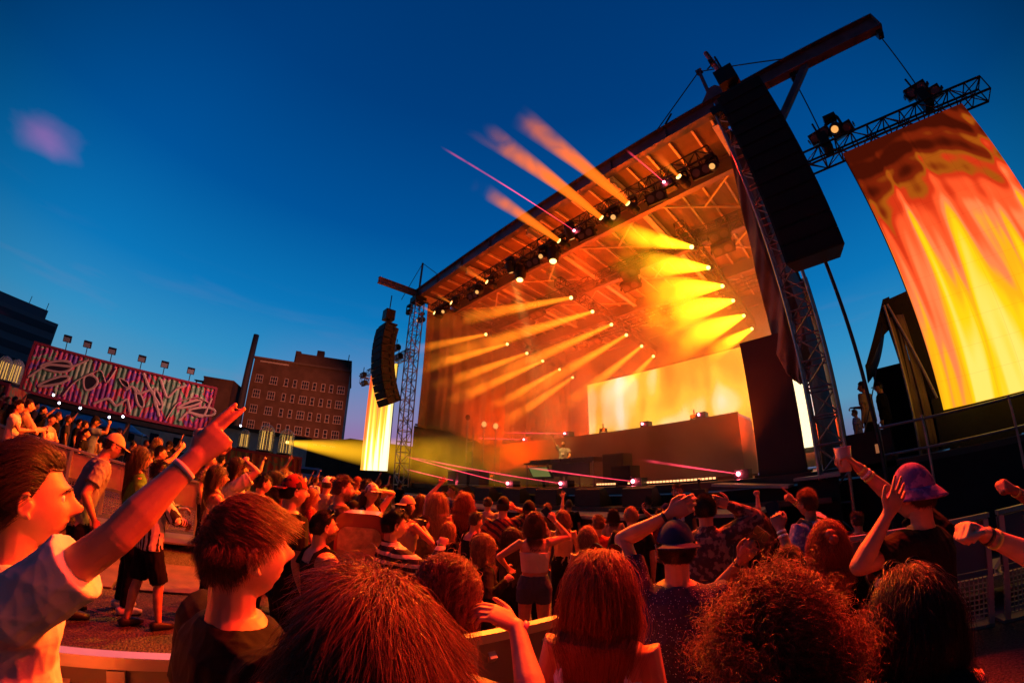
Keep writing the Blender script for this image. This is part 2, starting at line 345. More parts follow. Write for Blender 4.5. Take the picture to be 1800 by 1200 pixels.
t = thing('roof_outrigger', 'long pink grey steel outrigger beam reaching past the right hand speaker stack', 'beam', (-.4, 8.2, ZT))
ob = ibeam(MB(), (-.60, 8.2, ZT+.08), (4.25, 8.2, ZT+.08), .52, .26); ob.box((4.25, 8.2, ZT+.08), (.03, .26, .55)); ob.build('beam', M_['steel'], t)
MB().bar((2.05, 8.2, ZT-.18), (.72, 8.2, 9.7), .16, .16).build('diagonal_strut', M_['steel'], t)
mb = MB().bar((-.62, 8.2, ZT+.3), (-.57, 8.2, 13.2), .12, .10); mb.box((-.57, 8.2, 13.2), (.2, .14, .14)); mb.prism([(-.6, 0), (.45, 0), (.05, .55), (-.15, .55)], -.05, .05, Matrix.Translation((-.4, 8.2, ZT+.34)) @ Matrix.Rotation(PI/2, 4, 'X')); mb.build('king_post', M_['steel'], t)
MB().tube((-.57, 8.2, 13.2), (1.85, 8.2, ZT+.36), .018).build('stay_cable', M_['black'], t)
MB().tube((-.6, 8.2, 13.2), (-2.65, 8.2, ZT+.36), .018).tube((-1.9, 8.2, 12.1), (-2.2, 8.2, 11.8), .03).build('stay_cable', M_['black'], t)

t = thing('roof_outrigger', 'short steel arm reaching forward over the far speaker stack', 'beam', (-16.6, 8.2, ZT))
ibeam(MB(), (-16.6, 8.1, ZT+.1), (-16.7, 5.9, ZT+.15), .30, .2).build('beam', M_['steel'], t)
MB().tube((-16.5, 8.2, ZT+.3), (-16.5, 8.2, 13.3), .06).build('king_post', M_['steel'], t)
MB().tube((-16.5, 8.2, 13.3), (-14.6, 8.2, ZT+.4), .018).build('stay_cable', M_['black'], t)
MB().tube((-16.5, 8.2, 13.3), (-18.2, 8.0, ZT+.3), .018).build('stay_cable', M_['black'], t)

def tower(x, y, z1, label, w=.5):
    t = thing('truss_tower', label, 'tower', (x, y, 0)); MB().truss((x, y, .12), (x, y, z1), w, .032, up=(0, 1, 0), n=8).build('lattice', M_['truss'], t)
    mb = MB(); mb.box((x, y, .06), (w+.3, w+.3, .1))
    for a in (-1, 1): mb.box((x+a*.5, y, .05), (.5, .12, .08))
    mb.build('base_plate', M_['black'], t); MB().box((x, y, z1-.16), (w+.14, w+.14, .3)).build('sleeve_block', M_['black'], t)
    return t
tower(-16.45, 8.2, ZT-.2, 'tall aluminium truss tower at the far end of the stage beside the narrow screen')
tower(-.43, 8.25, ZT-.2, 'tall aluminium truss tower in front of the gathered drape with bare lattice to the ground', .52)
def run(p0, p1, label, w=.42, m='blacktruss'):
    c = (np.array(p0)+np.array(p1))/2
    o = MB().truss(p0, p1, w, .026, n=5).build('lighting_truss', M_[m]); return tag(o, label, 'truss')
run((-15.6, 8.75, 10.3), (-1.3, 8.75, 10.3), 'black front lighting truss hung right behind the roof edge beam', .40)
run((-15.5, 12.6, 10.55), (-1.3, 12.6, 10.55), 'black cross truss under the middle of the stage roof', .40)
run((-15.5, 16.9, 10.05), (-1.3, 16.9, 10.05), 'hazy cross truss deep under the stage roof', .40)
for x, w_ in ((-9.42, 'middle'), (-15.5, 'far'), (-3.62, 'near right')):
    run((x, 11.2, 10.32), (x, 20.0, 9.3), 'truss running upstage that carries the %s row of beam lights' % w_, .36)

# drapes
def fold_sheet(P0, P1, z0f, z1, nu, nv, amp, freq, nrm, seed=0, sag=0.0):
    """hanging cloth between floor line P0-P1, top height z1, bottom height z0f(u)"""
    P0 = np.array(P0, float); P1 = np.array(P1, float); G = np.zeros((nu, nv, 3)); r_ = np.random.default_rng(seed); ph = r_.uniform(0, 6, 8); nrm = np.array(nrm, float)
    ln = np.linalg.norm(P1-P0)
    for i in range(nu):
        u = i/(nu-1); z0 = z0f(u)
        for j in range(nv):
            v = j/(nv-1); s_ = u*ln*freq
            w = math.sin(s_*2.1+ph[0]+.6*math.sin(v*3+ph[1]))+.6*math.sin(s_*4.7+ph[2]+1.2*math.sin(v*2+ph[3]))+.35*math.sin(s_*9.1+ph[4]+v*2)
            k = .35+.65*(1-v)
            q = P0+(P1-P0)*u+nrm*amp*w*k; q = q+nrm*sag*math.sin(PI*v)*math.sin(3*u+.4)
            G[i, j] = (q[0], q[1], z0+(z1-z0)*v)
    return G
m = MB().grid(fold_sheet((-16.1, 8.6), (-16.1, 20.2), lambda u: 4.35-u*1.0+.12*math.sin(u*11), 10.9, 160, 30, .13, 1.6, (1, 0), 1, .4), .01)
tag(m.build('side_drape', M_['drape'], smooth=True), 'folded orange lit drape with ragged raised hem along the far side of the stage', 'drape')
m = MB().grid(fold_sheet((-16.6, 20.4), (-.3, 20.4), lambda u: DK+.1, 11.0, 240, 12, .07, 1.3, (0, 1), 2), .01)
tag(m.build('back_drape', M_['drape'], smooth=True), 'tall hanging back drape of the stage behind the bright video wall', 'drape')
# gathered drape tied along the right tower
P = []
for j, (px, py, w_) in enumerate([(1283, 225, 12), (1290, 260, 26), (1303, 310, 34), (1320, 370, 40), (1335, 420, 46), (1350, 470, 52), (1368, 530, 58), (1385, 590, 60), (1402, 640, 46), (1413, 672, 16)]):
    d = dirof(px, py); c = np.array([0, 0, EYE])+d*(8.75/d[1]); wd = w_/pxrad(px, py)*8.75/max(.35, d[1]); P.append((c, wd))
G = np.zeros((34, 110, 3))
cs = np.array([p_[0] for p_ in P]); ws = np.array([p_[1] for p_ in P]); tt = np.linspace(0, 1, len(P))
for j in range(110):
    v = j/109; c = np.array([np.interp(v, tt, cs[:, k]) for k in range(3)]); w_ = np.interp(v, tt, ws)
    for i in range(34):
        u = i/33-.5; dr = .45*(.5-u)**1.2*math.sin(PI*v)
        f = math.sin((v*26)+(u*7)+1.5*math.sin(v*7+u*3))*.075*(.4+v)+.04*math.sin(v*61+u*13)*v
        G[i, j] = (c[0]+u*w_, 8.85+f+.15*abs(u), c[2]-dr*.8)
tag(MB().grid(G, .015).build('gathered_drape', M_['scrim'], smooth=True), 'drape gathered in curved folds along the near truss tower and tied at its foot', 'drape')
tag(MB().grid(fold_sheet((-.72, 9.2), (-.72, 20.2), lambda u: DK, 10.8, 60, 8, .05, 1.5, (1, 0), 3), .01).build('side_drape', M_['drape'], smooth=True), 'plain smooth side drape behind the near truss tower', 'drape')

# video wall, riser wall, side panel
t = thing('video_wall', 'glowing orange and white video wall at the back of the stage', 'video wall', (-8, 19.2, 3.6))
MB().box((-7.6, 19.2, 5.9), (12.7, .10, 4.1)).build('screen', screen_mat('stage_video', 1.7, 'stage'), t)
mb = MB()
for x in np.arange(-13.9, -1.3, 1.57): mb.tube((x, 19.33, 3.7), (x, 19.33, 8.1), .03)
mb.bar((-14, 19.36, 8.05), (-1.2, 19.36, 8.05), .08); mb.bar((-14, 19.36, 3.8), (-1.2, 19.36, 3.8), .08); mb.build('frame', M_['black'], t)
t = thing('video_column', 'slim glowing video column between the black panel and the gathered drape', 'video wall', (-1.55, 12.4, 2.6))
MB().box((-1.28, 12.4, 4.55), (.30, .08, 4.3)).build('screen', emat('column_video', (1, .78, .42), 2.4), t)
MB().box((-1.28, 12.47, 4.5), (.34, .05, 4.5)).build('frame', M_['black'], t)
t = thing('riser_wall', 'long dark red riser wall across the stage behind the performer', 'stage riser', (-9.6, 13.5, DK))
MB().box((-9.6, 13.55, DK+1.1), (12.2, .12, 2.2)).build('fascia', M_['fascia'], t)
MB().box((-9.6, 14.6, DK+2.13), (12.1, 1.9, .1)).build('top', M_['deck'], t)
MB().box((-3.55, 14.6, DK+1.05), (.06, 1.9, 2.05)).build('end_panel', M_['fascia'], t)
t = thing('standing_board', 'tall flat black panel standing on the stage beside the truss tower', 'panel', (-1.5, 8.9, DK))
MB().box((-1.5, 8.95, DK+1.52), (.99, .12, 3.0)).build('panel', mat('matt_black_panel', (.05, .022, .02), .7, bump=(10, .2), var=(1, .2)), t)
mb = MB(); 
for s_ in (-1, 1): mb.bar((-1.5+s_*.4, 9.0, DK+2.4), (-1.5+s_*.4, 9.8, DK+.03), .05)
mb.build('brace', M_['black'], t); MB().box((-1.5, 9.1, DK+.03), (1.15, .6, .05)).build('foot', M_['black'], t)

# side screens
t = thing('side_screen', 'big hanging side screen with flowing red and yellow picture at the right', 'video screen', (3.15, 8.5, 2.4))
MB().box((3.14, 8.5, 5.33), (2.92, .10, 5.78)).build('screen', screen_mat('near_video', 1.25, 'tall'), t)
mb = MB()
for x in np.linspace(1.7, 4.58, 6): mb.bar((x, 8.62, 2.5), (x, 8.62, 8.2), .05)
for z in np.linspace(2.5, 8.2, 12): mb.bar((1.7, 8.66, z), (4.58, 8.66, z), .04)
mb.build('frame', M_['black'], t)
tr = thing('screen_truss', 'black box truss over the big right side screen', 'truss', (3.1, 8.55, 8.4))
MB().truss((.85, 8.55, 8.42), (5.3, 8.55, 8.42), .40, .030).build('lattice', M_['blacktruss'], tr)
MB().tube((4.12, 8.3, ZT-.2), (4.0, 8.5, 8.6), .016).build('hoist_cable', M_['black'], tr)
MB().tube((1.62, 8.3, ZT-.2), (1.45, 8.5, 8.6), .016).build('hoist_cable', M_['black'], tr)
MB().box((4.13, 8.28, ZT-.25), (.14, .2, .22)).build('hoist_clamp', M_['black'], tr); MB().box((1.63, 8.28, ZT-.25), (.14, .2, .22)).build('hoist_clamp', M_['black'], tr)
for x in (3.98, 1.45): MB().box((x, 8.52, 8.75), (.22, .3, .5)).build('hoist_motor', M_['black'], tr)
t = thing('side_screen', 'narrow far side screen with pale yellow streaks left of the stage', 'video screen', (-20.6, 8.5, 2.4))
MB().box((-20.62, 8.5, 5.15), (3.65, .10, 5.8)).build('screen', screen_mat('far_video', 1.5, 'left'), t)
mb = MB()
for x in np.linspace(-22.4, -18.9, 6): mb.bar((x, 8.62, 2.3), (x, 8.62, 8), .05)
mb.bar((-22.4, 8.66, 8), (-18.9, 8.66, 8), .06); mb.build('frame', M_['black'], t)
tr = thing('screen_truss', 'small truss with clustered lights over the far narrow screen', 'truss', (-20.4, 8.5, 8.3))
MB().truss((-22.9, 8.5, 8.3), (-17.2, 8.5, 8.3), .36, .028).build('lattice', M_['truss'], tr)
MB().truss((-22.6, 7.9, 7.7), (-22.6, 8.5, 7.7), .36, .028).build('light_bracket', M_['truss'], tr)

# line arrays
def line_array(x, y, ztop, n, w, h, dep, tilt0, dt, label, faceang=0.0, motor=True):
    t = thing('line_array_speaker', label, 'speaker stack', (x, y, ztop)); z = ztop; yy = y; a = tilt0
    fw = 0
    for i in range(n):
        Rm = Matrix.Rotation(faceang, 3, 'Z') @ Matrix.Rotation(a, 3, 'X')
        c = np.array([x, yy, z-h/2]); cc_ = c
        mb = MB()
        f = dep/2; poly = [(-w/2, -f), (w/2, -f), (w/2*.8, f), (-w/2*.8, f)]
        T = Matrix.Translation(Vector(cc_)) @ Rm.to_4x4(); mb.prism(poly, -h/2+.006, h/2-.006, T)
        cab = mb.build('speaker_cabinet', M_['black'], t)
        gm = MB(); T2 = T @ Matrix.Translation((0, -f-.012, 0)); gm.box((0, 0, 0), (w*.92, .02, h*.86)); gm.v = [np.array([(T2 @ Vector(q))[:] for q in gm.v[0]])]
        gm.build('grille', mat_grille, cab)
        for s_ in (-1, 1):
            hm = MB(); T3 = T @ Matrix.Translation((s_*(w/2*.9+.02), f*.4, 0)); hm.box((0, 0, 0), (.03, .12, h*.5)); hm.v = [np.array([(T3 @ Vector(q))[:] for q in hm.v[0]])]; hm.build('rigging_plate', M_['black'], cab)
        z -= h*math.cos(a); yy += -h*math.sin(a)*-1; a += dt
    fm = MB(); fm.box((x, y, ztop+.12), (w*.8, dep*.8, .08)); fm.box((x-w*.3, y, ztop+.05), (.05, dep*.7, .2)); fm.box((x+w*.3, y, ztop+.05), (.05, dep*.7, .2)); fm.build('rigging_frame', M_['black'], t)
    if motor:
        MB().box((x-.1, y, ztop+.75), (.5, .5, .55)).box((x-.1, y, ztop+.35), (.16, .16, .3)).build('hoist_motor', M_['black'], t)
        MB().tube((x-.1, y, ztop+1.0), (x-.1, y, ztop+1.9), .03).build('hoist_chain', M_['black'], t)
    return t
mat_grille = mat('speaker_grille', (.012, .010, .012), .75, .3, bump=(250, .8, .005))
line_array(.16, 7.0, 9.85, 13, 1.10, .345, .62, R(2), R(.35), 'huge black line array of stacked speaker boxes hung by the near tower')
line_array(-16.9, 6.9, 9.1, 11, 1.25, .35, .75, R(-6), R(3.4), 'curved far line array of speaker boxes hung over the narrow screen')
t = thing('warning_mast', 'short red lit hoist tube with clamps sticking up above the near speaker array', 'pole', (-.12, 7.6, 11.2))
MB().tube((.02, 7.7, 11.4), (-.1, 7.7, 13.15), .075).build('tube', mat('red_tube', (.5, .10, .08), .45), t)
MB().tube((-.16, 7.7, 12.55), (-.02, 7.7, 12.55), .14).bar((-.3, 7.7, 12.4), (.1, 7.7, 12.6), .03).build('clamp', M_['black'], t)

# moving lights with their beams in the haze
def beam_mat(name, col, s, rr, fade0=.5, seed=0.0, tip=None, soak=0.0):
    m = bpy.data.materials.new(name); m.use_nodes = True; n = m.node_tree.nodes; l = m.node_tree.links; n.clear()
    o = n.new('ShaderNodeOutputMaterial'); e = n.new('ShaderNodeEmission'); l.new(e.outputs[0], o.inputs['Volume'])
    t = n.new('ShaderNodeTexCoord'); sp = n.new('ShaderNodeSeparateXYZ'); l.new(t.outputs['Generated'], sp.inputs[0])
    def mt(op, a, b=None, c=None, cl=False):
        q = n.new('ShaderNodeMath'); q.operation = op; q.use_clamp = cl
        for i, x in enumerate((a, b, c)):
            if x is None: continue
            if isinstance(x, (int, float)): q.inputs[i].default_value = x
            else: l.new(x, q.inputs[i])
        return q.outputs[0]
    z = sp.outputs['Z']; rf = mt('MULTIPLY_ADD', z, 1-rr, rr)
    dx = mt('SUBTRACT', sp.outputs['X'], .5); dy = mt('SUBTRACT', sp.outputs['Y'], .5)
    rad = mt('DIVIDE', mt('MULTIPLY', mt('SQRT', mt('ADD', mt('MULTIPLY', dx, dx), mt('MULTIPLY', dy, dy))), 2), rf)
    edge = mt('SUBTRACT', 1.0, mt('POWER', rad, 2.2), cl=True)
    nz = n.new('ShaderNodeTexNoise'); nz.inputs['Scale'].default_value = 1.1; nz.inputs['Detail'].default_value = 3; nz.inputs['Distortion'].default_value = .6
    mp_ = n.new('ShaderNodeMapping'); mp_.inputs['Location'].default_value = (seed, seed*.7, 0); l.new(t.outputs['Object'], mp_.inputs[0]); l.new(mp_.outputs[0], nz.inputs['Vector'])
    zz = mt('ADD', z, mt('MULTIPLY', mt('SUBTRACT', nz.outputs[0], .5), 1.1))
    fd = n.new('ShaderNodeMapRange'); fd.interpolation_type = 'SMOOTHSTEP'; fd.inputs[1].default_value = 1.0; fd.inputs[2].default_value = fade0; l.new(zz, fd.inputs[0])
    f2 = n.new('ShaderNodeMapRange'); f2.inputs[1].default_value = 1.0; f2.inputs[2].default_value = .85; l.new(z, f2.inputs[0])
    st = mt('MULTIPLY', mt('MULTIPLY', edge, fd.outputs[0]), mt('MULTIPLY', f2.outputs[0], mt('DIVIDE', s, mt('POWER', rf, 1.25))))
    st = mt('MULTIPLY', st, mt('MULTIPLY_ADD', nz.outputs[0], .9, .5))
    if tip:
        mx = n.new('ShaderNodeMixRGB'); mx.inputs[1].default_value = (*col, 1); mx.inputs[2].default_value = (*tip, 1); l.new(z, mx.inputs[0]); l.new(mx.outputs[0], e.inputs[0])
    else: e.inputs[0].default_value = (*col, 1)
    l.new(st, e.inputs[1])
    if soak:      # thick smoke also takes light away from what is behind it
        ab = n.new('ShaderNodeVolumeAbsorption'); ab.inputs[0].default_value = (.95, .25, .02, 1); l.new(mt('MULTIPLY', st, soak), ab.inputs[1]); ad = n.new('ShaderNodeAddShader'); l.new(e.outputs[0], ad.inputs[0]); l.new(ab.outputs[0], ad.inputs[1]); l.new(ad.outputs[0], o.inputs['Volume'])
    return m
def quat(d): return Vector(d).to_track_quat('Z', 'Y')
def moving_light(P, d, label, group, L_=0, r0=.085, r1=.2, bm=None, lens='lens', hang=None, power=0, pcol=(1, .18, .015), spot=20, name='moving_light', scale=1.0, beam_name='light_beam'):
    P = np.array(P, float); d = unit(d); t = thing(name, label, 'stage light', P, group=group); q = quat(d); Mq = q.to_matrix().to_4x4(); T = Matrix.Translation(Vector(P)) @ Mq
    mb = MB(); k = scale
    mb.chain([(0, 0, -.48*k), (0, 0, -.42*k), (0, 0, -.2*k), (0, 0, -.05*k), (0, 0, -.012)], [.06*k, .14*k, .16*k, .13*k, .115*k], 14); mb.v = [np.array([(T @ Vector(p_))[:] for p_ in mb.v[0]])]
    mb.build('lamp_head', M_['black'], t, smooth=False)
    hz = P[2]+.42*k if hang is None else hang
    sx = unit(np.cross(d, (0, 0, 1))); c = P-d*.24*k
    mb = MB()
    for s_ in (-1, 1): mb.bar(c+sx*s_*.17*k, c+sx*s_*.17*k+np.array([0, 0, .26*k]), .04*k, .06*k)
    mb.bar(c+sx*.19*k+np.array([0, 0, .28*k]), c-sx*.19*k+np.array([0, 0, .28*k]), .06*k, .05*k); mb.box(c+np.array([0, 0, .36*k]), (.30*k, .22*k, .12*k)); mb.tube(c+np.array([0, 0, .4*k]), (c[0], c[1], max(hz, c[2]+.45*k)), .03)
    mb.build('yoke', M_['black'], t)
    mb = MB(); mb.chain([(0, 0, -.008), (0, 0, .006)], [.085*k, .085*k], 16); mb.v = [np.array([(T @ Vector(p_))[:] for p_ in mb.v[0]])]; mb.build('lens', M_[lens], t)
    if L_:
        mb = MB().chain([(0, 0, .01), (0, 0, L_)], [r0, r1], 20); o = mb.build(beam_name, bm, t, local=True); o.rotation_mode = 'QUATERNION'; o.rotation_quaternion = q; tag(o, kind=None)
    if power:
        ld = bpy.data.lights.new('lamp_light', 'SPOT'); ld.energy = power; ld.color = pcol; ld.spot_size = R(spot); ld.spot_blend = .5; ld.shadow_soft_size = .09
        lo = bpy.data.objects.new('lamp_light', ld); COL.objects.link(lo); lo.parent = t; lo.rotation_mode = 'QUATERNION'; lo.rotation_quaternion = Vector(-d).to_track_quat('Z', 'Y'); lo.location = Vector(d*.05)
    return t
BA = [beam_mat('amber_beam_%d' % i, (1, .25, .010), 1.45, .34, .35, i*3.1) for i in range(3)]
BC = [beam_mat('yellow_beam_%d' % i, (1, .44, .007), 2.7, .20, .18, i*2.3) for i in range(3)]
BF = [beam_mat('sky_beam_%d' % i, (1, .29, .014), 3.6, .30, .10, i*4.7, tip=(1, .24, .03), soak=1.4) for i in range(3)]
dA, dB, dC, dF = (.17, -.87, -.47), (.27, -.85, -.44), (-.04, -.92, -.39), (-.15, -.95, .24)
nth = ['first', 'second', 'third', 'fourth', 'fifth', 'last']
YZ = [(12.1, 9.85), (13.7, 9.70), (15.3, 9.53), (16.7, 9.36), (18.3, 9.15), (19.65, 8.88)]
for i, (y, z) in enumerate(YZ):
    Ls = [9.5, 12, 13, 12.5, 11.5, 9.5][i]
    moving_light((-9.42, y, z), dA, 'beam light in the middle roof row, %s from the front, long amber beam' % nth[i], 'middle row of beam lights', Ls, .085, [.30, .32, .30, .30, .30, .34][i], BA[i % 3], power=380, hang=10.32-(y-11.2)*.116-.2)
    moving_light((-15.5, y, z), dB, 'beam light in the far roof row, %s from the front, amber beam along drape' % nth[i], 'far row of beam lights', [6.5, 8.5, 9.5, 10.5, 10, 11][i], .085, [.3, .34, .36, .36, .33, .38][i], BA[(i+1) % 3], power=300, hang=10.32-(y-11.2)*.116-.2)
    moving_light((-3.62, y, z), dC, 'beam light in the near right row, %s from the front, wide yellow beam' % nth[i], 'near right row of beam lights', [6.4, 7.6, 8.4, 9.6, 10.5, 8.3][i], .09, [.48, .58, .66, .72, .72, .46][i], BC[i % 3], power=350, pcol=(1, .20, .01), hang=10.32-(y-11.2)*.116-.2)
for i, (x, L_, r1, w_) in enumerate(((-2.37, 1.1, .16, 'short'), (-4.14, 4.3, .40, 'long'), (-5.16, 5.1, .42, 'longest'), (-6.98, 3.6, .34, 'shorter'), (-10.96, 1.5, .15, 'stubby'), (-13.6, .8, .12, 'tiny'), (-15.1, .8, .12, 'faint'))):
    moving_light((x, 8.48, 9.85), dF, 'front truss light with the %s yellow beam toward the roof edge' % w_, 'beam lights on the front truss', L_, .085, r1, BF[i % 3], hang=10.1)
# big scrollers and blinders hanging dark from the front truss
for i, (x, y, z) in enumerate(((-9.4, 8.9, 9.45), (-7.65, 8.9, 9.5))):
    moving_light((x, y, z), (.1, -.2, -1), 'dark profile lamp %s pointing straight down from the front truss' % ('nearer the far tower' if i == 0 else 'nearer the middle'), 'downlights on the front truss', 2.2, .10, .34, beam_mat('green_downbeam_%d' % i, (.75, .55, .05), .10, .3, .3), hang=10.1, scale=1.5)
def blinder(P, label, group, d=(0, -1, -.3), k=1.0):
    t = thing('blinder_light', label, 'stage light', P, group=group); P = np.array(P, float); mb = MB(); q = quat(d).to_matrix().to_4x4(); T = Matrix.Translation(Vector(P)) @ q
    mb.box((0, 0, -.1*k), (.62*k, .34*k, .2*k)); mb.box((0, 0, -.24*k), (.5*k, .26*k, .1*k)); 
    for s_ in (-1, 1): mb.box((s_*.35*k, 0, -.1*k), (.03, .08, .3*k))
    mb.v = [np.array([(T @ Vector(p_))[:] for p_ in v_]) for v_ in mb.v]; mb.build('housing', M_['black'], t)
    for s_ in (-1, 1):
        mb = MB(); mb.chain([(s_*.15*k, 0, .0), (s_*.15*k, 0, .02)], [.11*k, .12*k], 12); mb.v = [np.array([(T @ Vector(p_))[:] for p_ in v_]) for v_ in mb.v]; mb.build('lens', M_['glass'], t)
    MB().tube(P+np.array([0, .1, .1]), P+np.array([0, .1, .6*k]), .025).build('hanging_clamp', M_['black'], t)
    return t
M_['glass'] = mat('lamp_glass', (.25, .2, .22), .15, .4)
for i, (x, y, z) in enumerate(((-3.3, 8.7, 9.75), (-6.0, 8.7, 9.75), (-8.5, 8.7, 9.75), (-12.2, 8.7, 9.75), (-1.75, 8.7, 9.85))):
    blinder((x, y, z), 'dark twin blinder on the front truss, %s from the near tower' % ['second', 'third', 'fourth', 'fifth', 'first'][i], 'blinders on the front truss', (.1, -1, -.6))
for i, (x, y, z) in enumerate(((-2.6, 12.5, 10.1), (-2.6, 12.5, 9.5), (-6.6, 12.5, 10.1), (-6.6, 12.5, 9.5), (-12, 12.5, 10), (-5.6, 16.8, 9.6), (-7.4, 16.8, 9.6), (-11.6, 16.8, 9.6), (-13.4, 16.8, 9.6))):
    blinder((x, y, z), 'dark wash lamp hanging %s under the stage roof' % ['over the near yellow beams', 'below the cross truss at right', 'in the middle of the cross truss', 'below the middle of the cross truss', 'at the far part of the cross truss', 'deep in the haze at right', 'deep in haze near the middle row', 'deep in haze left of the middle row', 'deep in the haze beside the far row'][i], 'wash lamps on the cross trusses', (0, -.6, -1), 1.3)
for i, (x, z) in enumerate(((3.95, 9.05), (4.15, 8.78), (1.42, 8.98), (1.95, 8.85))):
    blinder((x, 8.45, z), ['boxy lamp highest on the right screen truss', 'round eyed lamp tucked under the highest screen truss lamp', 'boxy lamp at the left end of the right screen truss', 'twin eyed lamp beside the left end lamp of the screen truss'][i], 'lamps on the right screen truss', (-.2, -1, -.5), .85)
for i, (x, z) in enumerate(((-22.6, 8.0), (-22.2, 7.4), (-18.0, 8.6), (-17.6, 8.0))):
    blinder((x, 7.9, z), 'small red lit lamp %s' % ['outermost on the far screen truss', 'below the outermost lamp of the far screen truss', 'hung between the far speaker array and its tower', 'lower lamp between the far speaker array and its tower'][i], 'lamps on the far screen truss', (0, -1, -.3), .9)

# lasers
def laser(P, d, L_, label, lit=True, r1=.05, s=9.0, starr=.045):
    t = thing('laser_projector', label, 'laser', P, group='pink lasers of the stage'); P = np.array(P, float)
    MB().box(P+np.array([.05, .24, -.02]), (.36, .36, .22)).box(P+np.array([.05, .24, -.15]), (.4, .2, .05)).build('housing', M_['black'], t)
    MB().sphere(P+np.array([0, 0, 0]), starr, 8, 6).build('aperture', M_['laserdot'], t)
    if L_:
        o = MB().chain([(0, 0, 0), (0, 0, L_)], [.012, r1], 8).build('laser_beam', laser_mat, t, local=True); o.rotation_mode = 'QUATERNION'; o.rotation_quaternion = quat(unit(d))
laser_mat = beam_mat('laser_beam', (1, .05, .10), 22, .18, .25)
LZ = 1.90
def todir(P, px, py, dist): return at_r(px, py, dist)-np.array(P)
for i, (x, px, py, dd) in enumerate(((-2.62, 1110, 805, 8.2), (-5.5, 872, 812, 12), (-8.1, 700, 798, 16), (-10.6, 690, 795, 18), (-13.5, 690, 818, 19))):
    P = (x, 9.5, LZ-.02); d = todir(P, px, py, dd); laser(P, d, float(np.linalg.norm(d)), 'laser on the stage floor, pink beam leftward, %s from the near tower' % nth[i if i < 4 else 4], starr=.05)
for i, (x, z) in enumerate(((-4.95, 4.1), (-7.3, 4.1), (-11.3, 4.15), (-14.0, 4.1))):
    P = (x, 13.6, z); d = (-.8, -.5, .04); laser(P, d, 0 if i < 2 else 3.5, 'laser on top of the riser wall, %s from the right' % nth[i], starr=.045)
    MB_ = MB().box((x+.5, 14.0, z-.05), (.6, .5, .3))
for i, (x, L_) in enumerate(((-6.3, 5.5), (-2.85, 1.6))):
    laser((x, 8.5, 9.95), (-.2, -.95, .24), L_, 'laser on the front truss with magenta beam, %s' % ('the long one past the roof edge' if i == 0 else 'the short one by the near end'), starr=.04)

t = thing('side_cloth_wall', 'low dark cloth wall under the ragged hem of the far drape', 'wall', (-16.5, 14, 0))
MB().grid(fold_sheet((-16.5, 8.7), (-16.5, 20.2), lambda u: .2, 4.45, 90, 8, .04, 1.5, (1, 0), 11), .01).build('cloth', M_['fascia'], t)
MB().bar((-16.4, 8.7, 4.5), (-16.4, 20.2, 4.5), .08).build('top_rail', M_['truss'], t)
t = thing('far_cloth_wall', 'dark brown cloth wall closing the stage between far drape and riser', 'wall', (-15.9, 15, 0))
MB().grid(fold_sheet((-16.3, 14.2), (-15.0, 13.7), lambda u: DK, 4.0, 20, 6, .03, 2, (0, 1), 12), .01).build('cloth', M_['fascia'], t)
# people on stage use floor DK; equipment
t = thing('equipment_table', 'performer table crowded with mixers and knobs on the stage', 'table', (-9.4, 11.2, DK))
MB().box((-9.4, 11.2, DK+.90), (3.4, .8, .06)).build('tabletop', M_['black'], t)
for x in (-11, -9.9, -8.9, -7.8):
    for y in (10.88, 11.52): MB().tube((x, y, DK), (x, y, DK+.88), .03).build('leg', M_['truss'], t)
MB().box((-8.8, 10.86, DK+.62), (1.7, .04, .46)).build('front_board', M_['deck'], t)
for i, (x, w_) in enumerate(((-10.7, .45), (-10.15, .5), (-9.6, .5), (-9.05, .5), (-8.5, .45), (-8.0, .35))):
    mx = thing('mixing_deck', 'mixer unit on the performer table, %s from the left' % nth[min(i, 5)], 'mixer', (x, 11.2, DK+.93), group='decks on the performer table')
    MB().box((x, 11.2, DK+.98), (w_, .5, .09)).build('case', M_['black'], mx)
    for k in range(8): MB().tube((x-w_*.4+k % 4*w_*.26, 11.05+k//4*.25, DK+1.02), (x-w_*.4+k % 4*w_*.26, 11.05+k//4*.25, DK+1.06), .025).build('knob', M_['truss'], mx)
t = thing('floor_monitor_screen', 'greenish lit flat monitor tilted in front of the performer table', 'screen', (-9.9, 10.5, DK+.3))
MB().box((-9.9, 10.5, DK+.52), (1.0, .05, .5), Matrix.Rotation(R(35), 3, 'X')).build('casing', M_['black'], t)
MB().box((-9.9, 10.46, DK+.55), (.9, .02, .4), Matrix.Rotation(R(35), 3, 'X')).build('display', emat('green_display', (.30, .32, .08), .5), t)
MB().bar((-9.9, 10.6, DK+.4), (-9.9, 10.7, DK), .08).build('stand', M_['black'], t)
for x, y, w_, h_, lb in ((-7.1, 11.3, .8, 1.05, 'black stage speaker right of the performer table'), (-6.5, 10.8, .7, .6, 'low black speaker beside the taller stage speaker')):
    t = thing('stage_speaker', lb, 'speaker', (x, y, DK)); MB().box((x, y, DK+h_/2+.02), (w_, .6, h_)).build('cabinet', M_['black'], t); MB().box((x, y-.31, DK+h_/2+.02), (w_*.9, .02, h_*.9)).build('grille', mat_grille, t)
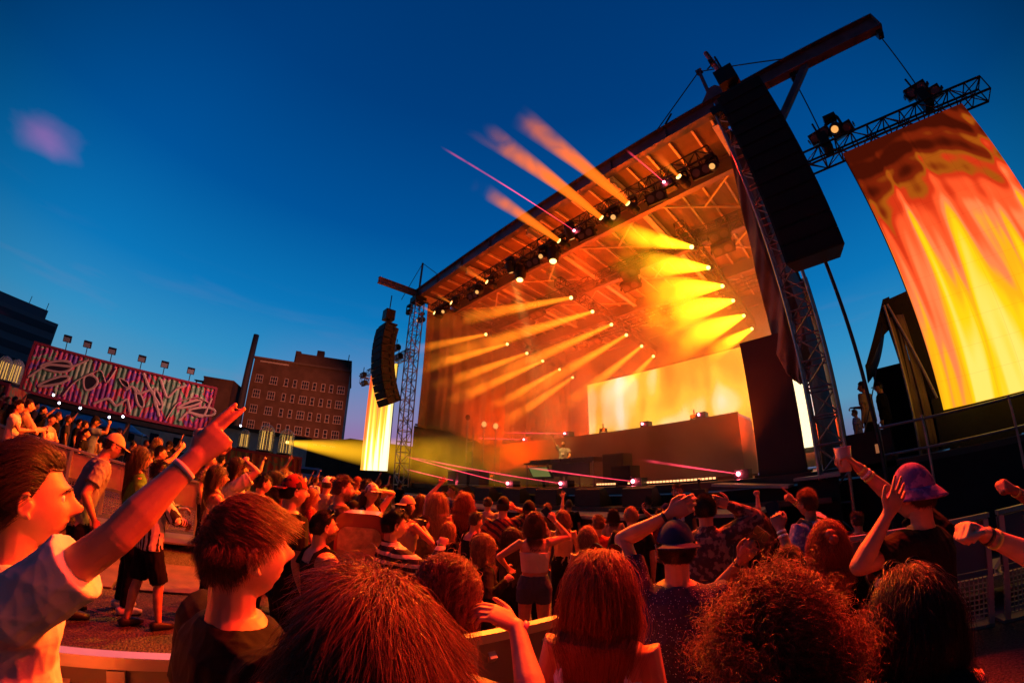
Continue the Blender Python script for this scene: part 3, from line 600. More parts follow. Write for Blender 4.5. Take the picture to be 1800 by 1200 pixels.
def wedge(x, label, y=8.62):
    t = thing('floor_monitor', label, 'speaker', (x, y, DK), group='wedge monitors along the stage edge')
    T = Matrix.Translation((x, y, DK+.01)) @ Matrix.Rotation(PI/2, 4, 'Z') @ Matrix.Rotation(PI/2, 4, 'X')
    MB().prism([(-.25, 0), (.25, 0), (.25, .12), (-.05, .44), (-.25, .40)], -.38, .38, Matrix.Translation((x, y, 1.31)) @ Matrix.Rotation(PI/2, 4, 'Z') @ Matrix.Rotation(PI/2, 4, 'X')).build('cabinet', M_['black'], t)
    MB().box((x, y+.20-.28, 1.31+.3), (.66, .02, .36), Matrix.Rotation(R(-43), 3, 'X')).build('grille', mat_grille, t)
for i, x in enumerate(np.linspace(-12.6, -4.4, 7)): wedge(float(x), 'wedge monitor on the stage front step, %s from the left' % (['first', 'second', 'third', 'fourth', 'fifth', 'sixth', 'seventh'][i]), 8.0)
for i, (x0, x1) in enumerate(((-7.0, -6.3), (-5.9, -3.3))):
    t = thing('led_strip_light', ['short glowing strip light on the stage floor at centre', 'long glowing strip light on the stage floor below the riser wall'][i], 'strip light', ((x0+x1)/2, 9.9, DK))
    MB().box(((x0+x1)/2, 9.95, DK+.06), (x1-x0, .10, .1)).build('housing', M_['black'], t)
    for k in range(int((x1-x0)/.1)): MB().box((x0+.05+k*.1, 9.89, DK+.08), (.07, .02, .05)).build('led_cell', M_['ledbar'], t)
for i, (x0, x1, y0, y1, z) in enumerate(((-13.2, -10.9, 6.7, 7.8, 1.33), (-10.5, -7.0, 6.6, 7.8, 1.22), (-6.6, -3.9, 6.5, 7.7, 1.20), (-3.5, -1.55, 6.6, 7.9, 1.24))):
    t = thing('crowd_side_riser', 'low black riser with lit plywood top in front of the stage, %s from the left' % nth[i], 'riser', ((x0+x1)/2, (y0+y1)/2, 0), group='plywood topped risers before the stage')
    MB().box(((x0+x1)/2, (y0+y1)/2, z-.03), (x1-x0, y1-y0, .06)).build('top', M_['ply'], t)
    MB().box(((x0+x1)/2, (y0+y1)/2, (z-.08)/2), (x1-x0-.06, y1-y0-.06, z-.08)).build('skirt', M_['blackcloth'], t)
t = thing('wooden_ramp', 'pale plywood ramp beside the tall black panel', 'ramp', (-1.55, 8.25, 1.4)); MB().box((-2.0, 8.25, 1.62), (1.5, .7, .05), Matrix.Rotation(R(6), 3, 'Y')).build('boards', M_['ply'], t); MB().box((-2.0, 8.3, .8), (1.3, .5, 1.5)).build('trestle', M_['blackcloth'], t)
t = thing('wooden_ramp', 'second pale board by the foot of the near truss tower', 'ramp', (-.8, 8.0, 1.4)); MB().box((-.72, 8.0, 1.66), (.8, .6, .05)).build('boards', M_['ply'], t); MB().box((-.72, 8.05, .8), (.7, .5, 1.6)).build('trestle', M_['blackcloth'], t)
for i, (x, y, z0) in enumerate(((-14.6, 10.5, 4.9), (-14.1, 11.1, 4.6), (-13.6, 11.4, 4.5))):
    t = thing('lighting_stand', ['slim ladder stand with boom at the far side of the stage', 'slim lamp stand second from the far drape', 'slim lamp stand third from the far drape'][i], 'stand', (x, y, DK))
    mb = MB().tube((x, y, DK), (x, y, z0), .035)
    if i == 0: mb.tube((x+.5, y, DK), (x+.5, y, z0-.6), .03); [mb.tube((x, y, z_), (x+.5, y, z_), .02) for z_ in np.arange(DK+.5, z0-.7, .5)]
    mb.build('pole', M_['truss'], t); MB().sphere((x, y, z0), (.12, .12, .14)).build('lamp', M_['lensdim'] if i else M_['black'], t)
    MB().tube((x-.4, y, DK+.02), (x+.4, y, DK+.02), .03).tube((x, y-.4, DK+.02), (x, y+.4, DK+.02), .03).build('base', M_['black'], t)
for i, (x, c) in enumerate(((-14.0, 0), (-13.2, 1), (-12.4, 0))):
    t = thing('flight_case', 'flight case at the far side of the stage deck, %s from the tower' % nth[i], 'flight case', (x, 9.6, DK), group='flight cases at the far side of the deck')
    MB().box((x, 9.6, DK+.32), (.6, .5, .6)).build('case', M_['deck'], t)
    for z_ in (DK+.04, DK+.6): MB().box((x, 9.6, z_), (.64, .54, .04)).build('edge_trim', M_['truss'], t)

# right wing: platform, rails, tent, cables
t = thing('wing_platform', 'black skirted wing platform under the right side screen', 'platform', (3, 10, 0))
MB().box((4.0, 11.4, DK-.05), (7.9, 6.0, .1)).build('deck', M_['deck'], t); MB().box((4.0, 8.36, .82), (7.9, .08, 1.66)).build('skirt', M_['blackcloth'], t)
MB().box((5.0, 9.1, 2.25), (6.8, .05, .95)).build('back_cloth', M_['blackcloth'], t)
t = thing('guard_rail', 'grey tube guard rail along the front of the wing platform', 'railing', (3, 8.0, 1.3))
for z_ in (2.33, 1.86): MB().tube((.42, 8.0, z_), (6.5, 8.0, z_+.06), .024).build('rail', M_['truss'], t)
for x in (.45, 1.2, 2.65, 4.2): MB().tube((x, 8.0, 1.25), (x, 8.0, 2.40), .024).build('post', M_['truss'], t)
t = thing('stage_tent', 'dark peaked tent behind the right side screen with draped sides', 'tent', (2.2, 11, DK))
A = np.array([1.42, 11, 5.35]); 
m = MB(); 
side = [(1.45, 10.6, 5.35), (3.4, 10.6, 5.6), (3.6, 10.6, DK), (2.05, 10.6, DK)]
m.add(side+[(x, y+.05, z) for x, y, z in side], [(0, 1, 2, 3), (7, 6, 5, 4), (0, 4, 5, 1), (1, 5, 6, 2), (2, 6, 7, 3), (3, 7, 4, 0)]); m.build('side_wall', M_['blackcloth'], t)
G = np.zeros((10, 12, 3))
for i in range(10):
    for j in range(12):
        u, v = i/9, j/11; top = np.array([1.45+.15*u, 10.6+2.6*u, 5.35-.1*math.sin(PI*u)]); bot = np.array([.62+.1*u, 10.6+2.6*u, 3.95]); q = top*(1-v)+bot*v; q[2] -= .22*math.sin(PI*v); G[i, j] = q
MB().grid(G, .02).build('canopy', M_['scrim'], t, smooth=True)
MB().box((1.65, 13.2, 3.0), (1.5, .05, 2.6)).build('back_wall', M_['blackcloth'], t)
MB().prism([(.62, 3.95), (.72, 3.9), (.95, 4.25), (1.15, 4.5), (1.36, 4.62), (1.40, 3.3), (1.5, 3.3), (1.62, 5.40), (1.45, 5.38)], -.02, .02, Matrix.Translation((0, 10.55, 0)) @ Matrix.Rotation(PI/2, 4, 'X')).build('gable_panel', M_['blackcloth'], t)
for x0, x1 in ((1.40, 1.62), (1.62, 1.80)):
    MB().grid(fold_sheet((x0, 10.5), (x1, 10.55), lambda u: DK+.02, 4.9, 14, 10, .03, 9, (0, 1), 5), .01).build('tied_curtain', M_['scrim'], t, smooth=True)
for x, x2 in ((1.38, 1.42), (2.2, 1.5)): MB().tube((x, 10.45, DK), (x2, 10.45, 5.2), .035).build('pole', M_['truss'], t)
c = np.array([(.30, 7.6, 5.9), (.33, 7.75, 4.9), (.36, 7.85, 3.9), (.38, 7.9, 2.9), (.42, 7.9, 2.0), (.45, 7.85, .9), (.5, 7.8, .05)])
tag(MB().chain(c, .035, 8).build('cable_bundle', M_['black']), 'thick black cable bundle hanging from the near speaker array to the ground', 'cable')
tag(MB().tube((.2, 7.9, 2.3), (1.3, 10.6, 4.9), .012).build('guy_line', M_['black']), 'thin guy line rising toward the dark peaked tent', 'cable')
t = thing('amplifier_rack', 'black amplifier rack behind the near truss tower with small lit window', 'rack', (.55, 9.0, 0)); MB().box((.25, 8.6, 1.95), (.85, .4, .75)).build('case', M_['black'], t); MB().box((.42, 8.39, 2.0), (.14, .02, .16)).build('lit_window', emat('rack_window', (.6, .2, .08), .5), t)
# lit work lamps of the wing edge
t = thing('spot_lamp', 'follow spot at the glass jar lamps throwing a dusty yellow beam toward the stage', 'spotlight', at_r(505, 777, 23))
Pf = at_r(505, 777, 23); MB().box(Pf+np.array([-.25, 0, 0]), (.5, .3, .3)).build('housing', M_['black'], t); MB().sphere(Pf, .09, 10, 8).build('lens', M_['lens'], t)
d = np.array([-12.6, 11.4, 2.7])-Pf; Ld = float(np.linalg.norm(d))*1.25
o = MB().chain([(0, 0, 0), (0, 0, Ld)], [.12, 1.9], 24).build('light_beam', beam_mat('follow_beam', (1, .46, .01), .30, .08, .05, 9), t, local=True); o.rotation_mode = 'QUATERNION'; o.rotation_quaternion = quat(unit(d))

pc = at_r(85, 245, 46); o = MB().sphere(pc, (4.6, 5.4, 1.9), 20, 14).build('smoke_puff_glow', None)  # beam light on the smoke is put in as the puff's own emission
mm_ = bpy.data.materials.new('painted_puff_glow'); mm_.use_nodes = True; n = mm_.node_tree.nodes; l = mm_.node_tree.links; n.clear(); o_ = n.new('ShaderNodeOutputMaterial'); e_ = n.new('ShaderNodeEmission'); l.new(e_.outputs[0], o_.inputs['Volume']); e_.inputs[0].default_value = (.85, .10, .30, 1)
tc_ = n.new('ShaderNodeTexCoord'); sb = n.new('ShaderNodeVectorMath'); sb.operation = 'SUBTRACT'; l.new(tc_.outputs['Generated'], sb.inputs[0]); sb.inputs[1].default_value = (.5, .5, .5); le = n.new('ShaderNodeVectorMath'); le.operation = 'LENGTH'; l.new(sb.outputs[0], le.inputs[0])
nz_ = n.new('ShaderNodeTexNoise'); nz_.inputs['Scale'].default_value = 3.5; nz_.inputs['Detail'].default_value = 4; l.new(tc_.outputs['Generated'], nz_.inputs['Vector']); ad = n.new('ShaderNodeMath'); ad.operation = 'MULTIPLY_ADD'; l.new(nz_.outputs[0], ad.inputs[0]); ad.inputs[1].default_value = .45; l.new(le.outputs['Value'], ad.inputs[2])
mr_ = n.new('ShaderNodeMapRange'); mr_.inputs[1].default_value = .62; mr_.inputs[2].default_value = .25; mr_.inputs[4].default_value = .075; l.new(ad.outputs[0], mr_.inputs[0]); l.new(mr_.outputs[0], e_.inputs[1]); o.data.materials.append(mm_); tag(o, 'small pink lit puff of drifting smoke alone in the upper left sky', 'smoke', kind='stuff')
# stage haze (the smoke machines fill the stage with it)
hz = MB().box((-8.42, 14.4, 6.45), (15.3, 11.3, 9.2)).build('stage_smoke', None)
m = bpy.data.materials.new('stage_smoke'); m.use_nodes = True; n = m.node_tree.nodes; n.clear(); o_ = n.new('ShaderNodeOutputMaterial'); v_ = n.new('ShaderNodeVolumePrincipled'); m.node_tree.links.new(v_.outputs[0], o_.inputs['Volume'])
v_.inputs['Color'].default_value = (.95, .9, .85, 1); v_.inputs['Density'].default_value = .034; v_.inputs['Anisotropy'].default_value = .2
tn = n.new('ShaderNodeTexCoord'); nz = n.new('ShaderNodeTexNoise'); nz.inputs['Scale'].default_value = .42; nz.inputs['Detail'].default_value = 3; nz.inputs['Distortion'].default_value = .8; m.node_tree.links.new(tn.outputs['Object'], nz.inputs['Vector'])
rn = n.new('ShaderNodeMapRange'); rn.inputs[1].default_value = .38; rn.inputs[2].default_value = .66; rn.inputs[3].default_value = .010; rn.inputs[4].default_value = .12; m.node_tree.links.new(nz.outputs[0], rn.inputs[0]); m.node_tree.links.new(rn.outputs[0], v_.inputs['Density'])
hz.data.materials.append(m); tag(hz, 'orange lit smoke hanging in the stage', 'smoke', kind='stuff')
# lamps that light the stage and the crowd
def wash(P, tgt, power, col, size, label, group='wash lamps lighting the stage', rad=.15, blend=.8):
    d = unit(np.array(tgt, float)-np.array(P, float)); t = moving_light(P, d, label, group, power=0, lens='lensdim', name='wash_light')
    ld = bpy.data.lights.new('lamp_light', 'SPOT'); ld.energy = power; ld.color = col; ld.spot_size = R(size); ld.spot_blend = blend; ld.shadow_soft_size = rad
    lo = bpy.data.objects.new('lamp_light', ld); COL.objects.link(lo); lo.parent = t; lo.rotation_mode = 'QUATERNION'; lo.rotation_quaternion = Vector(-d).to_track_quat('Z', 'Y'); lo.location = Vector(d*.06)
OR = (1, .055, .0005)  # floor and riser washes: unseen lamps added to light drapes and roof
wash((-14.6, 12.0, 2.1), (-12, 13, 11), 11900, OR, 130, 'floor wash lamp lighting the far drape and roof')
wash((-10.5, 15.6, 4.3), (-9, 14, 11), 11900, OR, 140, 'wash lamp on the riser lighting the middle of the roof')
wash((-6.0, 15.8, 4.3), (-6.5, 13.0, 11), 11900, OR, 140, 'wash lamp on the riser lighting the near part of the roof')
wash((-2.2, 13.2, 2.1), (-2.8, 14, 11), 13400, OR, 140, 'floor wash lamp near the right side drape lighting the roof')
wash((-13.0, 17.6, 4.0), (-14.5, 20.0, 7), 3200, OR, 140, 'floor wash lamp lighting the far corner drape')
wash((-2.6, 17.4, 3.0), (-3, 20.0, 6), 6500, (1, .07, .001), 140, 'floor wash lamp lighting the back drape at right')
for i, (x, c) in enumerate(((-14.5, (1, .085, .004)), (-11.8, (1, .11, .005)), (-8.0, (1, .26, .012)), (-4.8, (1, .065, .004)), (-1.4, (1, .022, .003)))):
    wash((x, 8.62, 9.75), (x*.62-1.2, -1.5, 1.2), [11500, 12000, 13000, 13500, 14500][i], c, 75, 'front truss flood lamp lighting the crowd red, %s from the far tower' % nth[i], 'flood lamps lighting the crowd', .25)

wash((-17.6, 8.2, 10.6), (-68, 10, 11), 60000, (1, .20, .06), 34, 'flood lamp at the far tower throwing red light on the buildings', 'flood lamps lighting the crowd', .2)  # added lamp, brightens the distant building fronts

wash((-9.6, 8.62, 9.75), (-10.1, 11.9, 3.1), 9000, (1, .50, .10), 15, 'front truss key lamp picking out the performer in yellow', 'flood lamps lighting the crowd', .1)  # added lamp to lift the performer out of the dark
wash((-17.7, 8.9, 10.4), (-25, -5.5, 4.4), 10000, (1, .30, .26), 34, 'flood lamp near the far tower throwing pink light on the graffiti', 'flood lamps lighting the crowd', .2)  # added lamp, makes the graffiti container brighter

wash((-3.0, 8.2, 1.42), (-.75, 8.9, 6.0), 1100, (1, .10, .004), 60, 'floor wash lamp lighting the gathered drape', rad=.1)  # added lamp, kept low out of sight, brightens the drape folds

wash((-6.5, 8.62, 9.75), (-7.0, 13.5, 2.6), 2800, (1, .05, .002), 60, 'front truss wash lamp turning the riser wall red', rad=.2)  # added lamp, reddens the riser fascia

wash((1.75, 8.2, 8.75), (-1.8, -.5, 1.3), 2300, (1, .07, .008), 62, 'red flood lamp under the right screen truss lighting the near crowd', 'flood lamps lighting the crowd', .2)
# ------------------------------------------------------------------ surroundings
def graffiti_mat(name, base):
    m = bpy.data.materials.new(name); m.use_nodes = True; n = m.node_tree.nodes; l = m.node_tree.links; b = n['Principled BSDF']; b.inputs['Roughness'].default_value = .55
    t = n.new('ShaderNodeTexCoord'); mp_ = n.new('ShaderNodeMapping'); mp_.inputs['Scale'].default_value = (1, .8, .55); l.new(t.outputs['Object'], mp_.inputs[0])
    x = n.new('ShaderNodeTexNoise'); x.inputs['Scale'].default_value = .75; x.inputs['Detail'].default_value = 2; x.inputs['Distortion'].default_value = 1.6; l.new(mp_.outputs[0], x.inputs['Vector'])
    r_ = n.new('ShaderNodeValToRGB'); r_.color_ramp.interpolation = 'CONSTANT'; st_ = base
    while len(r_.color_ramp.elements) < len(st_): r_.color_ramp.elements.new(.5)
    for k, (p, c) in zip(r_.color_ramp.elements, st_): k.position = p; k.color = (*c, 1)
    l.new(x.outputs[0], r_.inputs[0]); l.new(r_.outputs[0], b.inputs['Base Color']); return m
GM = graffiti_mat('graffiti_paint', [(0, (.20, .03, .22)), (.34, (.60, .06, .20)), (.42, (.18, .05, .36)), (.47, (.60, .07, .10)), (.52, (.14, .34, .20)), (.58, (.35, .50, .30)), (.64, (.55, .05, .26)), (.70, (.06, .03, .08))])
GM2 = graffiti_mat('rust_paint', [(0, (.30, .04, .02)), (.40, (.45, .10, .04)), (.48, (.20, .20, .10)), (.55, (.45, .06, .03)), (.63, (.12, .10, .06))])
OUT_ = mat('cream_spray_line', (.62, .42, .36), .6); DARKP = mat('black_spray_fill', (.02, .012, .02), .6)
def container(name, label, X, y0, y1, z0, z1, m, depth=2.4, corr=.28):
    t = thing(name, label, 'shipping container', (X, (y0+y1)/2, z0)); ln = y1-y0; nn = int(ln/corr)*4; P_ = []
    for i in range(nn+1): P_.append((X+(.055 if (i % 4) in (1, 2) else 0), y0+.12+(ln-.24)*i/nn))
    mb = MB().grid([[(x, y, z0+.14), (x, y, z1-.14)] for x, y in P_]); mb.build('corrugated_wall', m, t)
    MB().box((X-depth/2-.03, (y0+y1)/2, (z0+z1)/2), (depth-.1, ln-.1, z1-z0-.1)).build('box', m, t)
    mb = MB()
    for z in (z0+.07, z1-.07): mb.box((X+.02, (y0+y1)/2, z), (.12, ln, .13))
    for y in (y0+.06, y1-.06): mb.box((X+.02, y, (z0+z1)/2), (.12, .13, z1-z0-.26))
    mb.build('corner_frame', mat(name+'_frame', (.28, .03, .06), .5), t); return t
t = container('graffiti_container', 'long raised container with pink green and purple graffiti swirls', -25.0, -10.7, -.15, 3.22, 5.88, GM)
r_ = np.random.default_rng(4)
def spray(t, pts, w, m, X=-24.93): 
    pts = np.array(pts, float); k = np.linspace(0, 1, len(pts)); kk = np.linspace(0, 1, len(pts)*7); Q = np.stack([np.interp(kk, k, pts[:, 0]), np.interp(kk, k, pts[:, 1])], 1)
    for _ in range(5): Q[1:-1] = (Q[:-2]+Q[2:]+2*Q[1:-1])/4
    MB().chain([(X, q[0], q[1]) for q in Q], [w]*len(Q), 5, sq=(1, .5)).build('spray_line', m, t)
def leaf(t, cy, cz, a, L_, w_, ang, m=None):
    e = []; 
    for q in np.linspace(0, 2*PI, 17): u = math.cos(q)*L_; v = math.sin(q)*w_*(1+.4*math.cos(q)); e.append((cy+u*math.cos(ang)-v*math.sin(ang), cz+u*math.sin(ang)+v*math.cos(ang)))
    P_ = [(-24.935, y, z) for y, z in e[:-1]]; MB().add(P_+[(x+.01, y, z) for x, y, z in P_], [tuple(range(16)), tuple(range(31, 15, -1))]).build('spray_fill', DARKP, t); spray(t, e, .07, OUT_)
for cy, cz, L_, w_, a in ((-9.1, 4.9, .85, .28, .25), (-9.0, 4.1, .85, .16, .5), (-7.1, 4.5, .42, .36, 1.4), (-5.3, 4.95, .33, .13, -.5), (-4.3, 4.35, .55, .16, -1.0), (-3.3, 4.5, .6, .18, -1.1), (-1.5, 4.6, .7, .12, .5), (-.75, 4.35, .75, .22, .15)): leaf(t, cy, cz, 0, L_, w_, a)
for pts in ([(-10.4, 4.0), (-9.6, 4.9), (-8.2, 5.1), (-7.5, 5.7)], [(-8.3, 3.5), (-7.9, 4.4), (-6.7, 5.4), (-6.2, 4.6), (-5.9, 5.6)], [(-6.6, 3.5), (-5.9, 4.0), (-5.4, 3.6), (-4.9, 4.2), (-4.6, 3.5)], [(-5.1, 4.6), (-4.8, 4.9), (-4.4, 4.5), (-3.7, 5.0), (-3.2, 4.0), (-3.0, 3.6)], [(-4.4, 5.7), (-3.9, 5.0), (-3.1, 4.2)], [(-3.4, 5.6), (-2.8, 4.6), (-2.4, 5.3), (-1.9, 5.6)], [(-2.6, 3.5), (-2.2, 4.6), (-1.2, 5.1), (-.5, 4.9)], [(-1.9, 3.6), (-1.5, 4.2), (-.6, 4.0), (-.35, 5.2)]): spray(t, pts, .075, OUT_)
MB().box((-26.1, -5.4, 3.06), (2.2, 10.4, .26)).build('support_beam', M_['black'], t)
mb = MB()
for y in (-10.4, -7.6, -4.6, -.5): mb = MB().box((-25.2, y, 1.6), (.22, .22, 2.9)).build('support_post', M_['black'], t)
for i, y in enumerate((-8.9, -7.75, -6.35, -4.65, -3.35, -1.85)):
    f = thing('flood_light', 'black floodlight on the raised graffiti container, %s from the left' % nth[i], 'floodlight', (-24.9, y, 5.9), group='floodlights on the raised container')
    MB().tube((-24.95, y, 5.88), (-24.8, y, 6.3), .025).build('bracket', M_['black'], f); MB().box((-24.7, y, 6.42), (.16, .42, .36), Matrix.Rotation(R(20), 3, 'Y')).build('housing', M_['black'], f)
    MB().box((-24.62, y, 6.36), (.02, .34, .24), Matrix.Rotation(R(20), 3, 'Y')).build('glass', mat('flood_glass_%d' % i, (.3, .35, .4), .1), f)
container('rusty_container', 'low container painted in rusty reds carrying the glowing glass jars', -19.8, -.6, 4.35, 0.0, 2.50, GM2, corr=.34)
container('rusty_container', 'dark red low container at the far left edge under two jars', -22.0, -15.5, -9.9, .3, 3.25, GM2, corr=.34)
def jar(p, k, label, dim=1.0):
    t = thing('glass_jar_lamp', label, 'lamp', p, group='glowing glass jar lamps on the containers'); p = np.array(p, float)
    gm = bpy.data.materials.get('jar_glass') or mat('jar_glass', (.75, .8, .85), .05, alpha=.22, spec=.8)
    zs = [0, .1, .9, 1.12, 1.25, 1.31]; rs = [.36, .38, .38, .33, .20, .04]; MB().chain([p+np.array([0, 0, z*k]) for z in zs], [r*k for r in rs], 20).build('glass_dome', gm, t, smooth=True)
    mb = MB().tube(p, p+np.array([0, 0, .07]), .42*k, n=16); mb.build('base', M_['black'], t); em = bpy.data.materials.get('jar_filament') or emat('jar_filament', (1, .50, .09), 1.3)
    for a in np.linspace(0, 2*PI, 10)[:-1]: MB().tube(p+np.array([.24*k*math.cos(a), .24*k*math.sin(a), .12]), p+np.array([.22*k*math.cos(a), .22*k*math.sin(a), .98*k]), .011*k, n=5).build('light_string', em, t)
    for a in np.linspace(0, 2*PI, 7)[:-1]: MB().tube(p+np.array([.39*k*math.cos(a), .39*k*math.sin(a), .1]), p+np.array([.39*k*math.cos(a), .39*k*math.sin(a), .95*k]), .012, n=4).build('cage_wire', M_['black'], t)
for i, (px, w_, k) in enumerate(((428, 'small one nearest the raised hand', .72), (467, 'tallest in the middle', 1.05), (503, 'one with a white hot lamp at the container end', 1.0))):
    d = dirof(px, 780); X = -20.5; jar((X, X*d[1]/d[0], 2.52), k, 'glowing glass bell jar, '+w_)
for i, (px, py) in enumerate(((3, 660), (24, 665))):
    d = dirof(px, py); X = -22.4; jar((X, X*d[1]/d[0], 3.27), .9, 'bell jar at far left, '+('cut by the picture edge' if i == 0 else 'whole one beside the raised container'))
# white low building and tents below the raised container
t = thing('white_building', 'low white building with small windows behind the parked cars', 'building', (-38, -2, 0))
MB().box((-39, -3.5, 2.3), (4, 24, 4.6)).build('wall', mat('white_render', (.55, .55, .5), .8, var=(2, .2)), t); MB().box((-39, -3.5, 4.75), (4.6, 24.6, .3)).build('roof', M_['black'], t)
for y in np.arange(-14, 8, 1.9): w_ = MB().box((-36.97, y, 2.6), (.05, .7, .9)).build('window', M_['shade'], t); MB().box((-36.93, y, 2.1), (.08, .85, .06)).build('sill', M_['black'], w_)
for i, y in enumerate((-10.4, -8.6, -6.6, -4.6)):
    c = np.array([-31+i*.3, y-1.2, 2.6]); G = np.zeros((9, 9, 3)); k = [1.2, 1.35, 1.35, 1.3][i]
    for a in range(9):
        for b_ in range(9):
            u, v = (a/8-.5)*2, (b_/8-.5)*2; G[a, b_] = c+np.array([v*1.5, u*1.25*k, .75*(1-max(abs(u), abs(v)))**1.3-.12*(abs(u*v))])
    t = thing('canopy_tent', 'blue grey peaked canopy tent under the raised container, %s from the left' % nth[i], 'tent', tuple(c), group='canopy tents behind the crowd'); MB().grid(G, .03).build('canopy', mat('tent_cloth_%d' % i, (.34, .38, .5), .7, var=(2, .2)), t, smooth=True)
    for a, b_ in ((-1, -1), (-1, 1), (1, -1), (1, 1)): MB().tube((c[0]+b_*1.45, c[1]+a*1.2*k, .4), (c[0]+b_*1.45, c[1]+a*1.2*k, 2.6), .03).build('leg', M_['truss'], t)
for i, (px, py) in enumerate(((94, 694), (104, 708), (141, 717), (192, 733), (216, 732), (423, 748))):
    p_ = at_r(px, py, 22.5+(i == 5)*2); t = thing('string_light', 'tiny bluish white bulb over the crowd, %s from the left' % nth[i], 'light bulb', tuple(p_), group='small bulbs strung under the container'); MB().sphere(p_, .055, 8, 6).build('bulb', bpy.data.materials.get('bulb_glow') or emat('bulb_glow', (.75, .72, 1), 14), t); MB().tube(p_+np.array([0, 0, .05]), p_+np.array([0, 0, .16]), .03).build('socket', M_['black'], t)
# apartment block
def bwall(name, label, p1, p2, z0, z1, depth, m, rows, cols, ww, wh, mw, skip=()):
    p1 = np.array(p1, float); p2 = np.array(p2, float); d = p2-p1; ln = np.linalg.norm(d); d /= ln; nrm = np.array([d[1], -d[0]]); 
    if nrm @ p1 > 0: nrm = -nrm
    t = thing(name, label, 'building', (*((p1+p2)/2), z0)); f = lambda a, b, z: np.array([*(p1+d*a-nrm*0-(-nrm)*0+(-nrm)*(-b)), z])
    M = np.array([[d[0], nrm[0], 0], [d[1], nrm[1], 0], [0, 0, 1]])
    c = p1+d*ln/2-nrm*depth/2; MB().box((c[0], c[1], (z0+z1)/2), (ln, depth, z1-z0), M).build('wall', m, t); return t, p1, d, nrm, ln, M
brick = mat('dark_brick', (.15, .095, .08), .85, bump=(14, .5, .03), var=(.5, .3))
t, p1, d, nrm, ln, M = bwall('apartment_block', 'dark brick apartment block with rows of pale framed windows and a tall chimney', (-74.6, 4.8), (-68.6, 21.7), 0, 20.6, 14, brick, 7, 9, 1, 1, None)
def onw(a, z, out=0.0): q = p1+d*a+nrm*out; return np.array([q[0], q[1], z])
frm = mat('window_frame_white', (.62, .55, .62), .5); gl = mat('dusk_glass', (.05, .05, .08), .08)
winx = [1.6, 4.3, 6.6, 8.2, 10.1, 11.8, 13.4, 14.9, 16.7]
for k, z in enumerate(np.arange(3.2, 19.5, 2.75)):
    for j, a in enumerate(winx):
        if k == 5 and j in (2, 3, 5, 6): pass
        wd = 1.25 if j in (0, 1, 4, 8) else .62
        w_ = MB().box(onw(a, z, .02), (wd, .10, 1.35), M).build('window', gl, t); mb = MB()
        for s_ in (-1, 1): mb.box(onw(a+s_*wd/2, z, .06), (.10, .10, 1.45), M)
        mb.box(onw(a, z+.7, .06), (wd+.1, .10, .10), M).box(onw(a, z-.7, .09), (wd+.3, .16, .10), M).box(onw(a, z, .06), (wd, .08, .07), M)
        if wd > 1: mb.box(onw(a-wd*.17, z, .06), (.07, .09, 1.35), M).box(onw(a+wd*.17, z, .06), (.07, .09, 1.35), M)
        mb.build('window_frame', frm, w_)
MB().box(onw(ln/2, 20.75, -6.8), (ln+.4, 14.2, .35), M).build('cornice', mat('cornice_stone', (.2, .15, .13), .8), t)
MB().box(onw(12.6, 21.9, -5), (10.6, 8, 2.4), M).build('penthouse', brick, t)
MB().box(onw(7.3, 22.2, -3), (1.0, 1, 3.4), M).build('chimney', brick, t); MB().box(onw(11.6, 23.6, -3), (1.4, 1.2, 2.0), M).build('chimney', brick, t); MB().tube(onw(17.2, 21.7, -1), onw(17.2, 24.2, -1), .08).build('antenna', M_['black'], t)
MB().box(onw(3.8, 20.2, .06), (5.4, .06, .28), M).build('roof_sign_strip', mat('sign_strip', (.62, .6, .62), .5), t)
ch = onw(-.4, 0, 1.2); MB().tube(ch, ch+np.array([0, 0, 24.6]), .72, .52, n=16).build('smokestack', mat('stack_paint', (.05, .06, .09), .6), t)
tw = onw(-5.4, 7.6, -2); MB().box(tw, (5.5, 6, 15.5), M).build('stair_tower', brick, t); MB().box(tw+np.array([0, 0, 7.9]), (5.7, 6.2, .3), M).build('tower_cornice', brick, t)
mb = MB(); 
for a in (-9.4, -8.2): mb.tube(onw(a, 8, 1), onw(a, 14.8, 1), .12)
for z in np.arange(9, 15, 1.4): mb.box(onw(-8.8, z, 1), (1.6, 1.4, .12), M)
mb.build('fire_escape', M_['black'], t)
# office block far left
pa = at_r(-60, 600, 95)[:2]; pb = at_r(92, 600, 95)[:2]
t, p1, d, nrm, ln, M = bwall('office_block', 'distant office block with dark ribbon windows at the far left', pa, pb, 0, 20.4, 16, mat('office_concrete', (.22, .17, .20), .7), 5, 1, 1, 1, None)
for z in np.arange(2.5, 18.5, 2.6): MB().box(onw(ln/2, z+.9, .03), (ln-.6, .1, 1.3), M).build('window_band', gl, t)
MB().box(onw(ln-10, 21.6, -8), (15, 9, 2.4), M).build('penthouse', mat('office_top', (.16, .13, .17), .7), t)
for a in (.55, .8): MB().tube(onw(ln*a, 22.8, -6), onw(ln*a, 24.8, -6), .07).build('antenna', M_['black'], t)
